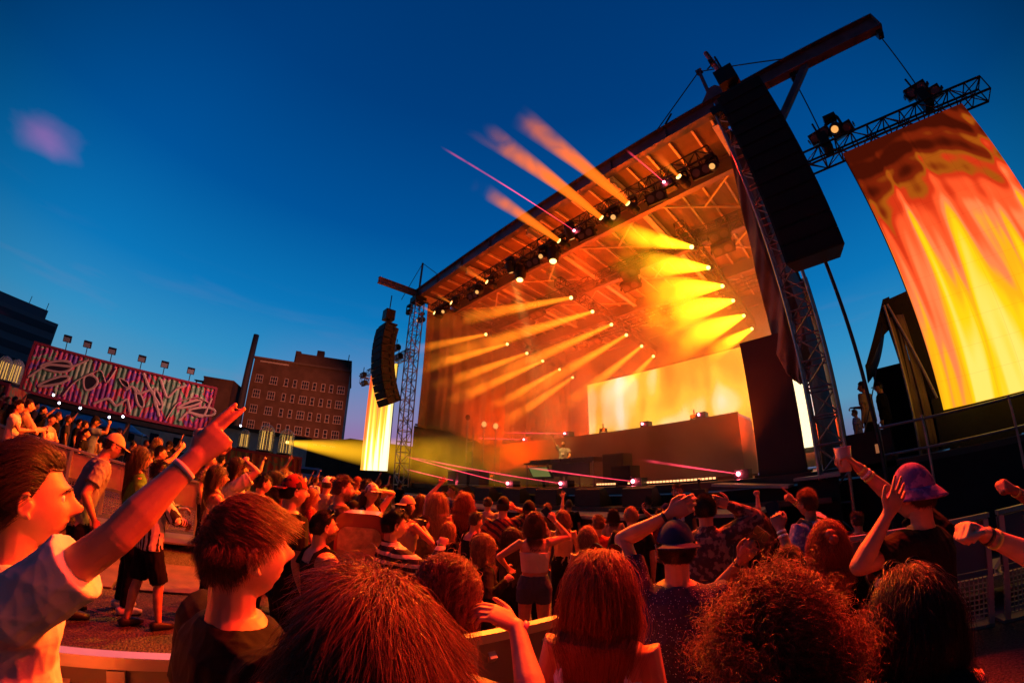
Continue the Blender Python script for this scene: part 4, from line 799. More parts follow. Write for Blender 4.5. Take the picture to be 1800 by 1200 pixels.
# dark fence / low sheds behind the far side of the stage
t = thing('scaffold_screen', 'long dark wall of screening behind the far screen and stage', 'wall', (-36, 14, 0))
MB().box((-38, 22, 2.2), (.3, 34, 4.4), None).build('cloth', mat('brown_screening', (.07, .04, .03), .9, bump=(3, .5, .03), var=(.7, .4)), t)
for y in np.arange(6, 39, 3): MB().tube((-37.7, y, 0), (-37.7, y, 4.6), .06).build('post', M_['black'], t)
t = thing('dark_shed', 'dark shed roof between the apartment block and the narrow screen', 'building', (-60, 24, 0)); MB().box((-62, 27, 3.6), (8, 14, 7.2)).build('wall', mat('shed_wall', (.10, .05, .045), .9), t); MB().box((-62, 27, 7.3), (8.8, 14.8, .3)).build('roof', M_['black'], t)
# cars
def car(p, rot, col, label, truck=False):
    t = thing('parked_car', label, 'car', p, rot); pm = mat('car_paint_%d' % len(bpy.data.materials), col, .25, .2, coat=.6); x, y, z = p
    prof = [(-2.2, .35), (-2.2, .8), (-2.1, .95), (-1.3, 1.0), (-.7, 1.52), (.7, 1.55), (1.5, 1.02), (2.15, .92), (2.25, .6), (2.2, .35)] if not truck else [(-2.4, .45), (-2.4, 1.0), (-.4, 1.05), (-.4, 1.75), (.8, 1.78), (1.35, 1.15), (2.3, 1.08), (2.4, .6), (2.35, .45)]
    Mx = Matrix.Translation(p) @ Matrix.Rotation(rot, 4, 'Z') @ Matrix.Rotation(PI/2, 4, 'X'); MB().prism(prof, -.85, .85, Mx).build('body', pm, t)
    def wb(c, s_): v = (Matrix.Translation(p) @ Matrix.Rotation(rot, 4, 'Z')) @ Vector(c); return MB().box(v, s_, np.array(Matrix.Rotation(rot, 3, 'Z')))
    wb((1.12 if not truck else 1.08, 0, 1.26 if not truck else 1.45), (.75 if not truck else .35, 1.5, .34)).build('windscreen', gl, t)
    for s_ in (-1, 1):
        wb((0, s_*.85, 1.25 if not truck else 1.42), (1.3, .04, .36)).build('side_window', gl, t); wb((2.2 if not truck else 2.36, s_*.62, .72 if not truck else .85), (.08, .34, .16)).build('headlight', frm, t)
        for a in (-1.35, 1.4): 
            c0 = (Matrix.Translation(p) @ Matrix.Rotation(rot, 4, 'Z')) @ Vector((a, s_*.74, .34)); c1 = (Matrix.Translation(p) @ Matrix.Rotation(rot, 4, 'Z')) @ Vector((a, s_*.92, .34)); w_ = MB().tube(c0, c1, .34, n=18).build('wheel', M_['black'], t); MB().tube(c1, c1*1.0001+(c1-c0)*.05, .2, n=12).build('rim', M_['truss'], w_)
    return t
for px, py, dd, rot, col, lb, tr_ in ((545, 832, 33, R(-25), (.40, .42, .50), 'white pickup truck parked between container and narrow screen', True), (597, 835, 34, R(-15), (.30, .32, .42), 'silver car parked left of the narrow screen', False), (300, 792, 34, R(80), (.10, .16, .28), 'blue car parked under the white building', False), (262, 785, 36, R(80), (.06, .07, .10), 'dark car parked left of the blue one', False), (335, 800, 33, R(85), (.05, .05, .07), 'black car parked right of the blue one', False)):
    q = at_r(px, py, dd); car((q[0], q[1], .02+(.4 if dd > 30 and q[1] < 8 else 0)), rot, col, lb, tr_)

# crowd barricades
def barrier(p0, p1, label, group='steel crowd barricades', h=1.1, m='barr', kick=True, dark=False):
    p0 = np.array(p0, float); p1 = np.array(p1, float); c = (p0+p1)/2; d = p1-p0; d[2] = 0; ln = np.linalg.norm(d[:2]); u = d/ln; nn = np.array([-u[1], u[0], 0]); z = np.array([0, 0, 1.])
    t = thing('crowd_barricade', label, 'barricade', tuple(c), group=group); B = M_['barr']
    MB().bar(p0+z*h, p1+z*h, .055, .045).build('top_rail', B, t); MB().bar(p0+z*.55, p1+z*.55, .04, .05).build('middle_rail', M_['barrdark'], t)
    for q in (p0+u*.04, (p0+p1)/2, p1-u*.04): MB().bar(q+z*.05, q+z*(h-.03), .06, .05).build('post', B, t)
    q0, q1 = p0+z*.58+nn*.015, p1+z*.58+nn*.015; mb = MB().add([q0, q1, q1+z*(h-.62), q0+z*(h-.62)]+[k+nn*.01 for k in (q0, q1, q1+z*(h-.62), q0+z*(h-.62))], [(0, 1, 2, 3), (7, 6, 5, 4), (0, 4, 5, 1), (3, 2, 6, 7), (0, 3, 7, 4), (1, 5, 6, 2)]); mb.build('solid_panel', M_['barrpanel'] if not dark else M_['barrdark'], t)
    mb = MB(); k = int(ln/.05)
    for i in range(k): q = p0+u*(i+.5)*.05; mb.bar(q+z*.1, q+z*.53, .012)
    for i in range(9): mb.bar(p0+z*(.1+i*.05), p1+z*(.1+i*.05), .012)
    mb.build('mesh_panel', B, t); MB().box(c+z*.02+nn*.5*(1 if kick else -1), (ln, 1.0, .03), np.array([[u[0], nn[0], 0], [u[1], nn[1], 0], [0, 0, 1]])).build('foot_plate', M_['barrdark'], t)
    q = p0+u*ln*.25; MB().bar(q+z*1.0, q+nn*.9+z*.03, .04).build('brace', B, t); q = p0+u*ln*.75; MB().bar(q+z*1.0, q+nn*.9+z*.03, .04).build('brace', B, t); return t
M_['barr'] = mat('barricade_aluminium', (.55, .50, .45), .35, .7, var=(5, .15)); M_['barrdark'] = mat('barricade_kick', (.20, .18, .20), .5, .4); M_['barrpanel'] = mat('barricade_panel', (.48, .36, .26), .5, .3, var=(4, .2), bump=(40, .2))
for i in range(9):
    y0 = -7.2+i*1.3; barrier((-9.25, y0+.03, gz(-9.25, y0)+.01), (-9.25, y0+1.27, gz(-9.25, y0+1.3)+.01), 'steel barricade with orange lit panel before the left crowd, %s' % ('at its left end' if i < 3 else 'in its middle' if i < 6 else 'near its stage end'), group='steel barricades, %s of the line' % ('left end' if i < 3 else 'middle' if i < 6 else 'stage end'), kick=False)
for i, (a, b_) in enumerate((((-21, 5.2), (-19.7, 6.0)), ((-24.2, 2.2), (-23, 2.9)))): barrier((*a, gz(*a)), (*b_, gz(*b_)), 'short barricade piece behind the crowd, %s' % ['under the parked cars', 'below the rusty container'][i])
barrier((-1.52, 1.10, 0), (-1.42, 1.75, 0), 'barricade with shiny top rail right below the pink wristband', group=None, dark=True)
barrier((-1.66, -.62, 0), (-1.64, .10, 0), 'barricade with violet rail beside the white tee man', group=None, dark=True)
barrier((-.78, 4.35, 0), (.0, 4.63, 0), 'barricade end with blue lit rail behind the girl with the bun', group=None, kick=True, dark=True)
barrier((.16, 4.72, 0), (1.25, 5.08, 0), 'tall barricade with perforated panel under the stretched arm', group=None, dark=True)
barrier((1.35, 5.12, 0), (2.6, 5.62, 0), 'last barricade at the right edge with perforated step', group=None, dark=True)
t = thing('perforated_step', 'perforated metal step plates behind the right hand barricade', 'step', (1.2, 4.6, 0)); MB().box((1.3, 5.9, .35), (2.6, .7, .04), Matrix.Rotation(R(18), 3, 'Z')).build('tread', mat('perforated_tread', (.55, .45, .4), .4, .6, bump=(60, 1.0)), t)
for x in (.3, 1.3, 2.3): MB().bar((x, 5.5, 0), (x, 5.6, .34), .05).build('leg', M_['barr'], t)
# cart with orange panel
q = at_r(634, 985, 3.3); t = thing('rounded_case', 'upright case with rounded red rim and worn orange panel in the crowd', 'case', (q[0], q[1], 0), R(60))
c = Matrix.Translation((q[0], q[1], 0)) @ Matrix.Rotation(R(62), 4, 'Z')
def rr(w_, h_, r_, n=6): return [(sx*(w_/2-r_)+r_*math.cos(a), sy*0+(h_-r_ if sy > 0 else r_)+r_*math.sin(a)) for sx, sy, a0 in ((1, -1, -PI/2), (1, 1, 0), (-1, 1, PI/2), (-1, -1, PI)) for a in np.linspace(a0, a0+PI/2, n)]
Mx = c @ Matrix.Translation((0, 0, .02)) @ Matrix.Rotation(PI/2, 4, 'X'); MB().prism(rr(.38, 1.55, .08), -.17, .17, Mx).build('shell', mat('red_shell', (.30, .03, .02), .35, coat=.3), t)
MB().prism([(x*.86, .08+y*.88) for x, y in rr(.38, 1.55, .08)], .171, .18, Mx).build('worn_panel', mat('worn_orange', (.62, .36, .14), .7, var=(14, .5), bump=(60, .4)), t)
# ------------------------------------------------------------------ people
def rx(a): return np.array(Matrix.Rotation(a, 3, 'X'))
def ry(a): return np.array(Matrix.Rotation(a, 3, 'Y'))
def rz(a): return np.array(Matrix.Rotation(a, 3, 'Z'))
def loft(mb, C, RX, RY, right=(1, 0, 0), n=20, p=2.3, fwd=None):
    """closed body of superellipse sections; C centres, RX RY half widths"""
    C = np.asarray(C, float); m = len(C); tg = np.gradient(C, axis=0); tg /= np.linalg.norm(tg, axis=1)[:, None]; V = []
    ang = np.arange(n)*2*PI/n; ca, sa = np.cos(ang), np.sin(ang); ca_ = np.sign(ca)*np.abs(ca)**(2/p); sa_ = np.sign(sa)*np.abs(sa)**(2/p); r = np.array(right, float)
    for i in range(m):
        a = r-tg[i]*(r @ tg[i]); a /= np.linalg.norm(a); b = np.cross(tg[i], a)
        V.append(C[i]+np.outer(ca_*RX[i], a)+np.outer(sa_*RY[i], b))
    f = [(i*n+j, i*n+(j+1) % n, (i+1)*n+(j+1) % n, (i+1)*n+j) for i in range(m-1) for j in range(n)]
    f += [tuple(range(n-1, -1, -1)), tuple((m-1)*n+j for j in range(n))]
    return mb.add(np.concatenate(V), f)
def seg(mb, pts, rs, n=10, caps=True):
    """round ended tapered limb"""
    pts = np.asarray(pts, float); rs = list(rs); d0 = unit(pts[0]-pts[1]); d1 = unit(pts[-1]-pts[-2])
    P = [pts[0]+d0*rs[0]*.92, pts[0]+d0*rs[0]*.6]+list(pts)+[pts[-1]+d1*rs[-1]*.6, pts[-1]+d1*rs[-1]*.92]
    r = [rs[0]*.35, rs[0]*.8]+rs+[rs[-1]*.8, rs[-1]*.35]
    return mb.chain(P, r, n)
def gauss(x, z, cx, cz, sx, sz): return np.exp(-((x-cx)/sx)**2/2-((z-cz)/sz)**2/2)
def head_mesh(mb, M, c, fem, n=40, m=34, ears=True, mouth=0.0, k=1.0):
    th = np.linspace(0, PI, m+1); V = [[0, 0, 1.]]
    for i in range(1, m):
        for j in range(n): V.append([math.sin(th[i])*math.cos(2*PI*j/n), math.sin(th[i])*math.sin(2*PI*j/n), math.cos(th[i])])
    V.append([0, 0, -1.]); u = np.array(V); x, y, z = u[:, 0]*.076, u[:, 1]*.098, u[:, 2]*.118
    lo = np.clip(-z/.118, 0, 1)
    x = x*(1-(.30 if not fem else .36)*lo**1.6); front = np.clip(u[:, 1], 0, 1)
    y = np.where(u[:, 1] > 0, y*(1-.10*np.clip(z/.118, 0, 1)**2)+.012*lo*front, y*(1-.42*lo**1.4))
    y = y-.006*front*gauss(x, z, 0, .06, .05, .02)
    jaw = .010*lo*np.clip(np.abs(u[:, 0])-.2, 0, 1)*(0 if fem else 1); x = x+np.sign(x)*jaw
    f = front**.5
    d = .013*gauss(x, z, 0, .004, .009, .022)+.025*gauss(x, z, 0, -.028, .0095, .012)+.015*gauss(x, z, 0, -.012, .0085, .014)
    for s in (-1, 1):
        d += -.016*gauss(x, z, s*.030, .006, .014, .012)+.0075*gauss(x, z, s*.028, .027, .020, .007)*(0.5 if fem else 1)
        d += .006*gauss(x, z, s*.045, -.020, .016, .018)+.006*gauss(x, z, s*.011, -.032, .006, .006)+.004*gauss(x, z, s*.029, .005, .011, .007)
    d += .012*gauss(x, z, 0, -.056, .018, .0052)+.012*gauss(x, z, 0, -.070, .016, .006)-.011*gauss(x, z, 0, -.063, .019, .0026)+.014*gauss(x, z, 0, -.098, .020, .014)-.008*gauss(x, z, 0, -.083, .02, .006)-.006*gauss(x, z, 0, -.045, .012, .005)
    y = y+d*f
    P = np.stack([x, y, z], 1)*k
    fcs = [(0, 1+j, 1+(j+1) % n) for j in range(n)]
    for i in range(m-2): fcs += [(1+i*n+j, 1+(i+1)*n+j, 1+(i+1)*n+(j+1) % n, 1+i*n+(j+1) % n) for j in range(n)]
    e = len(P)-1; o = 1+(m-2)*n; fcs += [(o+j, e, o+(j+1) % n) for j in range(n)]
    mb.add(P @ M.T+c, fcs)
    if ears:
        for s in (-1, 1):
            ec = np.array([s*.077, -.008, -.008]); out = np.array([s*.35, -.18, 0])
            A = []
            for t_ in np.linspace(-2.0, 2.3, 12):
                A.append(ec+np.array([s*.011+s*.004*math.sin(t_), -.0155*math.cos(t_)-.004, .028*math.sin(t_*.95)]))
            mb.chain(np.array(A)@M.T*k+c, [.0055*k]*len(A), 6)
            mb.sphere((ec+[s*.004, -.004, -.002])@M.T*k+c, (.008*k, .0165*k, .026*k), 10, 8, M)
            mb.sphere((ec+[s*.008, .004, -.027])@M.T*k+c, .0085*k, 8, 6)
            mb.sphere((ec+[s*.006, .010, .0])@M.T*k+c, (.006*k, .006*k, .009*k), 8, 6, M)
def hand_mesh(mb, W, d, up, side, pose, k=1.0, n=8):
    """W wrist, d direction of the hand, up back-of-hand normal, side +1 thumb toward d x up"""
    d = unit(d); up = unit(up-d*(up @ d)); sx = unit(np.cross(d, up))*side
    pal = [W+d*.0*k, W+d*.03*k, W+d*.065*k, W+d*.092*k]
    loft(mb, [W-d*.015*k]+pal, [.026*k, .030*k, .036*k, .043*k, .040*k], [.019*k, .018*k, .018*k, .017*k, .012*k], sx, 12)
    cur = dict(fist=[1, 1, 1, 1], open=[.04, .02, .04, .08], point=[.03, .06, 1, 1], hold=[.55, .55, .6, .65], relax=[.3, .35, .4, .45], one=[.02, 1, 1, 1], grip=[.72]*4, spread=[.05, .03, .05, .1], cup=[.35, .38, .42, .5])[pose]
    spread = .10 if pose in ('spread', 'open') else .015
    for i in range(4):
        off = (1.5-i)*.021; b = W+d*(.088-.004*abs(i-1))*k+sx*off*k; fd = unit(d+sx*(1.5-i)*spread); ax = np.cross(fd, up)
        L3 = [[.043, .027, .021], [.047, .030, .022], [.043, .028, .021], [.034, .021, .018]][i]; pts = [b-fd*.012*k, b]; a = 0; c = cur[i]
        for q, l_ in enumerate(L3):
            a += c*[1.45, 1.65, 1.1][q]; dd = fd*math.cos(a)-up*math.sin(a); b = b+dd*l_*k; pts.append(b)
        seg(mb, pts, [.0095*k, .0095*k, .0088*k, .0082*k, .0072*k], n)
    tb = W+d*.022*k+sx*.024*k; c = dict(fist=.9, point=.85, one=.9, grip=.7, hold=.45, cup=.5).get(pose, .15)
    d1 = unit(d*.62+sx*(.75-.25*c)-up*.35*c); d2 = unit(d*(.9-.3*c)+sx*(.45-.85*c)-up*.55*c); d3 = unit(d*(.95-.4*c)+sx*(.3-1.1*c)-up*.5*c)
    p1 = tb+d1*.042*k; p2 = p1+d2*.032*k; p3 = p2+d3*.024*k
    seg(mb, [tb, p1, p2, p3], [.0135*k, .0115*k, .0102*k, .0085*k], n)
    return W+d*.075*k-up*.02*k, d, up, sx
def ik(S, T, lu, lf, pole):
    v = T-S; L_ = np.linalg.norm(v)
    if L_ > (lu+lf)*.985: T = S+v/L_*(lu+lf)*.985; v = T-S; L_ = np.linalg.norm(v)
    if L_ < abs(lu-lf)+.05: L_ = abs(lu-lf)+.05; T = S+unit(v)*L_; v = T-S
    d = v/L_; a = (lu*lu-lf*lf+L_*L_)/(2*L_); h = math.sqrt(max(0, lu*lu-a*a)); pole = np.array(pole, float); q = pole-d*(pole @ d); q = unit(q)
    return S+d*a+q*h, T
def remesh(name, mb, voxel, m, parent, smooth=2, fold=0.0, fseed=0, adaptive=0, disp=None):
    me = bpy.data.meshes.new('t'); me.from_pydata(np.concatenate(mb.v).tolist(), [], mb.f)
    o = bpy.data.objects.new('t', me); COL.objects.link(o); r = o.modifiers.new('r', 'REMESH'); r.mode = 'VOXEL'; r.voxel_size = voxel; r.use_smooth_shade = True
    if smooth: s = o.modifiers.new('s', 'SMOOTH'); s.factor = .5; s.iterations = smooth
    dg = bpy.context.evaluated_depsgraph_get(); ev = o.evaluated_get(dg); res = bpy.data.meshes.new_from_object(ev); bpy.data.objects.remove(o); bpy.data.meshes.remove(me)
    if len(res.vertices) == 0: raise RuntimeError('remesh '+name)
    if fold:
        n = len(res.vertices); co = np.zeros(n*3); res.vertices.foreach_get('co', co); co = co.reshape(-1, 3); no = np.zeros(n*3); res.vertex_normals.foreach_get('vector', no); no = no.reshape(-1, 3)
        r_ = np.random.default_rng(fseed); h = np.zeros(n); w = co.copy()
        for i in range(3):
            k_ = r_.normal(size=3)*6; w = w+np.outer(np.sin(co @ k_+r_.uniform(0, 6)), r_.normal(size=3)*.03)
        for i in range(9):
            k_ = r_.normal(size=3); k_[2] *= .35; k_ = k_/np.linalg.norm(k_)*r_.uniform(20, 75); s_ = np.sin(w @ k_+r_.uniform(0, 6)); h += (1-np.abs(s_))**2.2*(22/np.linalg.norm(k_))**.8*.6
        co = co+no*((h-h.mean())*fold)[:, None]; res.vertices.foreach_set('co', co.ravel())
    if disp: 
        n = len(res.vertices); co = np.zeros(n*3); res.vertices.foreach_get('co', co); res.vertices.foreach_set('co', disp(co.reshape(-1, 3)).ravel())
    res.update(); res.name = name; res.materials.clear(); res.materials.append(m)
    ob = bpy.data.objects.new(name, res); COL.objects.link(ob); ob.parent = parent
    return ob
def strands(name, roots, dirs, L_, steps, r, m, parent, M, c, ell, grav=.3, curl=0, cf=30, noise=.15, back=False, comb=None, taper=True, k=1.0, lock=False, torso=True, sides=3, wave=0.0):
    n = len(roots); P = roots.copy(); D = dirs/np.linalg.norm(dirs, axis=1)[:, None]; out = [P.copy()]; L_ = np.broadcast_to(np.asarray(L_, float), (n,))
    ph = rng.uniform(0, 6.28, n) if not lock else 5*np.sin(roots @ np.array([95, 40, 60.]))+5*np.sin(roots @ np.array([-30, 110, 75.]))+rng.uniform(0, .9, n); st = (L_/steps)[:, None]; A = rng.normal(size=(n, 3)); cf_ = rng.normal(size=(3, 3, 3))*38; clump = sum(np.sin(roots @ cf_[q]+ph[0]*q) for q in range(3))*noise*.8+rng.normal(size=(n, 3))*noise*.28
    g = np.array([0, 0, -1.0]) @ M      # gravity in head space (M is head->local)
    for i in range(steps):
        nrm = P/ell**2; nrm /= np.linalg.norm(nrm, axis=1)[:, None]
        D = D*(1-grav)+g*grav+clump*.25
        if comb is not None: D = D+comb(P)*.35
        inside = (np.sum((P/ell)**2, 1) < 1.06)[:, None]; dn = np.sum(D*nrm, 1)[:, None]; D = np.where(inside & (dn < 0), D-nrm*dn, D); D /= np.linalg.norm(D, axis=1)[:, None]+1e-9
        P = P+D*st; q = np.sqrt(np.sum((P/ell)**2, 1))[:, None]; P = np.where(q < 1.0, P/q, P)
        if torso:
            z = P[:, 2]; e2 = np.sqrt((P[:, 0]/.21)**2+((P[:, 1]+.015)/.125)**2); mk = (z < -.17) & (e2 < 1); sgn = np.where(P[:, 1] < .01, -1, 1); yb = sgn*.125*np.sqrt(np.clip(1-(P[:, 0]/.21)**2, 0, 1))-.015
            P[mk, 1] = yb[mk]
        out.append(P.copy())
    P = np.stack(out, 1)*k                                    # n, steps+1, 3
    if curl or wave:
        t = np.linspace(0, 1, steps+1)[None, :]*L_[:, None]
        a1 = np.cross(np.gradient(P, axis=1).reshape(-1, 3), [.3, .5, .8]).reshape(P.shape); a1 /= np.linalg.norm(a1, axis=2)[..., None]+1e-9
        a2 = np.cross(np.gradient(P, axis=1).reshape(-1, 3), a1.reshape(-1, 3)).reshape(P.shape); a2 /= np.linalg.norm(a2, axis=2)[..., None]+1e-9
        am = (curl+wave)*np.minimum(1, t/.02)[..., None]; w = (t*cf+ph[:, None])[..., None]
        P = P+am*(a1*np.sin(w)+(a2*np.cos(w) if curl else 0))
    T = np.gradient(P, axis=1); T /= np.linalg.norm(T, axis=2)[..., None]+1e-9
    a = np.cross(T, A[:, None, :]); a /= np.linalg.norm(a, axis=2)[..., None]+1e-9; b = np.cross(T, a)
    rr = (np.linspace(1, .25, steps+1) if taper else np.ones(steps+1))[None, :, None]*r*k
    V = np.stack([P+rr*(a*math.cos(2*PI*j/sides)+b*math.sin(2*PI*j/sides)) for j in range(sides)], 2)  # n,s+1,sides,3
    V = V.reshape(-1, 3) @ M.T+c
    S = steps+1; base = (np.arange(n)*S*sides)[:, None, None]; i_ = np.arange(steps)[None, :, None]; j_ = np.arange(sides)[None, None, :]; j2 = (j_+1) % sides
    f = np.stack(np.broadcast_arrays(base+i_*sides+j_, base+i_*sides+j2, base+(i_+1)*sides+j2, base+(i_+1)*sides+j_), -1).reshape(-1, 4)
    me = bpy.data.meshes.new(name); me.vertices.add(len(V)); me.vertices.foreach_set('co', V.ravel()); me.loops.add(f.size); me.loops.foreach_set('vertex_index', f.ravel().astype(np.int32)); me.polygons.add(len(f)); me.polygons.foreach_set('loop_start', (np.arange(len(f))*4).astype(np.int32)); me.polygons.foreach_set('loop_total', np.full(len(f), 4, np.int32)); me.polygons.foreach_set('use_smooth', [True]*len(f))
    me.update(calc_edges=True); me.materials.append(m); o = bpy.data.objects.new(name, me); COL.objects.link(o); o.parent = parent; return o
def scalp(n, front=.6, low=-.5, fade=False):
    u = rng.normal(size=(n*4, 3)); u /= np.linalg.norm(u, axis=1)[:, None]; t = np.clip((u[:, 1]+.50)/.95, 0, 1); t = t**1.2
    thr = low+(front-low)*t; u = u[u[:, 2] > thr+rng.normal(size=len(u))*.03]; return u[:n]
HM = {}
def hair_mat(c, key):
    if key not in HM:
        m = mat('hair_'+key, c, .42, spec=.5); n = m.node_tree.nodes; l = m.node_tree.links; g = n.new('ShaderNodeNewGeometry'); r_ = n.new('ShaderNodeMapRange'); r_.inputs[3].default_value = .35; r_.inputs[4].default_value = 2.0; l.new(g.outputs['Random Per Island'], r_.inputs[0])
        v = n.new('ShaderNodeVectorMath'); v.operation = 'SCALE'; v.inputs[0].default_value = c; l.new(r_.outputs[0], v.inputs['Scale']); l.new(v.outputs[0], n['Principled BSDF'].inputs['Base Color']); HM[key] = m
    return HM[key]
HC = dict(black=(.012, .009, .008), dark=(.03, .017, .011), brown=(.10, .042, .018), auburn=(.16, .045, .018), blond=(.36, .22, .10), sandy=(.22, .12, .055), red=(.26, .07, .025))
SKIN = {}
def skin(i):
    c = [(.56, .27, .16), (.46, .22, .12), (.33, .15, .08), (.17, .075, .04), (.60, .31, .19)][i]
    if i not in SKIN: SKIN[i] = mat('skin_%d' % i, c, .48, bump=(160, .18, .002), var=(14, .14), spec=.35, sss=.12)
    return SKIN[i]
CM = {}
def cloth(key, col=None, kind='plain', col2=None):
    if key in CM: return CM[key]
    m = mat('cloth_'+key, col, .88, bump=(220, .25, .002), var=(7, .12), spec=.2)
    if kind != 'plain':
        n = m.node_tree.nodes; l = m.node_tree.links; b = n['Principled BSDF']; t = n.new('ShaderNodeTexCoord'); mx = n.new('ShaderNodeMixRGB'); mx.inputs[1].default_value = (*col, 1); mx.inputs[2].default_value = (*col2, 1)
        if kind in ('vstripe', 'hstripe', 'dstripe'):
            w = n.new('ShaderNodeTexWave'); w.bands_direction = dict(vstripe='X', hstripe='Z', dstripe='DIAGONAL')[kind]; w.inputs['Scale'].default_value = dict(vstripe=7, hstripe=5, dstripe=6)[kind]; w.inputs['Distortion'].default_value = .6; l.new(t.outputs['Object'], w.inputs[0])
            r_ = n.new('ShaderNodeMapRange'); r_.inputs[1].default_value = .55; r_.inputs[2].default_value = .62; l.new(w.outputs['Fac'], r_.inputs[0]); l.new(r_.outputs[0], mx.inputs[0])
        else:
            v = n.new('ShaderNodeTexVoronoi' if kind == 'speck' else 'ShaderNodeTexNoise'); v.inputs['Scale'].default_value = 95 if kind == 'speck' else 22; l.new(t.outputs['Object'], v.inputs['Vector'])
            r_ = n.new('ShaderNodeMapRange'); r_.inputs[1].default_value = .22 if kind == 'speck' else .5; r_.inputs[2].default_value = .12 if kind == 'speck' else .58; l.new(v.outputs[0], r_.inputs[0]); l.new(r_.outputs[0], mx.inputs[0])
        l.new(mx.outputs[0], b.inputs['Base Color'])
    CM[key] = m; return m

def person(label, px, py, dist, yaw, det='C', fem=False, sk=0, H=None, lean=0.0, side=0.0, hy=0.0, hp=0.0, hr=0.0, hair=('short', 'dark'), top=('tee', 'black'), bottom=('pants', 'black'), L=None, Rr=None, hat=None, specs=None, beard=None, ground=None, group=None, extras=(), pos=None, fat=1.0, legs=True, stance=.0, arms=(1, 1), band=None, dens=1.0):
    """crown of the head at photograph point px,py at horizontal distance dist; yaw world heading (0 = +Y, positive turns left); L and Rr give each wrist: ((px,py,distance) or local xyz, hand pose, elbow pole, back-of-hand dir)"""
    vox = dict(A=.0048, B=.0085, C=.014)[det]; cs = dict(A=14, B=10, C=7)[det]
    Rl = rx(-lean) @ ry(side); Hm = Rl @ rz(hy) @ rx(hp) @ ry(hr)
    def chestp(p): return Rl @ np.array([p[0], p[1], p[2]-1.0])+np.array([0, 0, 1.0])
    neck = chestp((0, -.012, 1.475)); hc = neck+Rl @ np.array([0, .004, .055])+Hm @ np.array([0, .022, .098]); crown = hc+Hm @ np.array([0, 0, .118])
    if pos is None: cw = at_r(px, py, dist)
    g0 = (gz(cw[0], cw[1]) if ground is None else ground) if pos is None else pos[2]
    if pos is None:
        s = (cw[2]-g0)/crown[2]; s = min(1.16, max(.86, s)); Rw = rz(yaw); base = cw-Rw @ (crown*s); base[2] = g0
        if abs(base[2]+crown[2]*s-cw[2]) > .02: base[2] = cw[2]-crown[2]*s
    else: s = H/1.75; base = np.array(pos, float); Rw = rz(yaw)
    t = thing('person', label, 'person', tuple(base), yaw, group); t.scale = (s, s, s)
    def toloc(w): return (Rw.T @ (np.array(w)-base))/s
    k = .86 if fem else 1.0
    SHW = (.158 if fem else .190)
    mb = MB(); seed = int(px*7+py*3) % 9973
    zs = [.80, .86, .93, 1.0, 1.08, 1.18, 1.28, 1.36, 1.42, 1.455, 1.485]
    rx_ = ([.10, .172, .178, .155, .128, .137, .150, .158, .145, .095, .055] if fem else [.10, .165, .170, .158, .150, .160, .176, .188, .172, .110, .060])
    ry_ = ([.07, .105, .115, .105, .092, .098, .112, .102, .085, .065, .05] if fem else [.07, .10, .108, .102, .100, .108, .120, .118, .098, .075, .058])
    rx_ = [a*(1+(fat-1)*(1 if z < 1.3 else .3)) for a, z in zip(rx_, zs)]; ry_ = [a*(1+(fat-1)*(1.6 if z < 1.3 else .4)) for a, z in zip(ry_, zs)]
    def tc_(z): 
        p_ = np.array([0, 0, z]); return p_ if z < 1.0 else chestp((0, 0, z))
    loft(mb, [tc_(z) for z in zs], rx_, ry_, (1, 0, 0), 20)
    if fem:
        for s_ in (-1, 1): mb.sphere(chestp((s_*.062, .082, 1.27)), (.055, .05, .055), 12, 8)
    seg(mb, [chestp((0, -.015, 1.44)), neck+Rl @ np.array([0, 0, .03]), hc+Hm @ np.array([0, -.022, -.05])], [.062*k, .054*k, .056*k], 14)
    n_, m__ = (dict(A=(56, 46), B=(40, 34), C=(26, 22)))[det]
    head_mesh(mb, Hm, hc, fem, n_, m__, ears=det != 'C', k=1.0)
    if det == 'C':
        for s_ in (-1, 1): mb.sphere(hc+Hm @ np.array([s_*.078, -.006, -.008]), (.012, .02, .03), 8, 6, Hm)
    arm_info = {}
    for sd, spec in ((-1, L), (1, Rr)):
        S = chestp((sd*SHW, -.005, 1.405)); 
        if spec is None: spec = ((sd*(.25), .06, .86), 'relax', (sd*.4, -1, 0), None)
        T, hpz, pole, bk = (list(spec)+[None]*4)[:4]
        T = np.array(T, float)
        if abs(T[0]) > 5: T = toloc(at_d(*T))
        lu, lf = .285*(.94 if fem else 1), .255*(.94 if fem else 1); pole = (sd*.7, -.4, -.7) if pole is None else pole
        lift = unit(T-S)[2]; S = S+np.array([-sd*.015, 0, .012])*max(0, lift)
        E, Wp = ik(S, T, lu, lf, pole)
        seg(mb, [S+np.array([-sd*.05, 0, -.035]), S, S*.5+E*.5, E], [.062*k*fat**.5, .060*k*fat**.5, .048*k*fat**.5, .041*k], 12)
        seg(mb, [E, E*.72+Wp*.28, E*.4+Wp*.6, Wp], [.041*k, .043*k, .034*k, .0265*k], 12)
        d = unit(Wp-E); bk = np.array([sd*1.0, .3, .3]) if bk is None else np.array(bk, float)
        if abs(unit(bk) @ d) > .95: bk = bk+np.array([.2, .5, .1])
        if abs(np.linalg.norm(bk)) > 5: bk = bk
        side_ = 1 if (np.cross(d, bk) @ np.array([0, 0, 1])) > 0 else -1
        if hpz in ('point', 'one') and len(spec) > 4: side_ = spec[4]
        if len(spec) > 5: d = unit(Rw.T @ np.array(spec[5], float))
        gp = hand_mesh(mb, Wp, d, bk, side_, hpz, k*1.0, 8 if det == 'A' else 6)
        arm_info[sd] = (S, E, Wp, d, gp)
    hips = [np.array([s_*.088, 0, .90]) for s_ in (-1, 1)]; feet = []
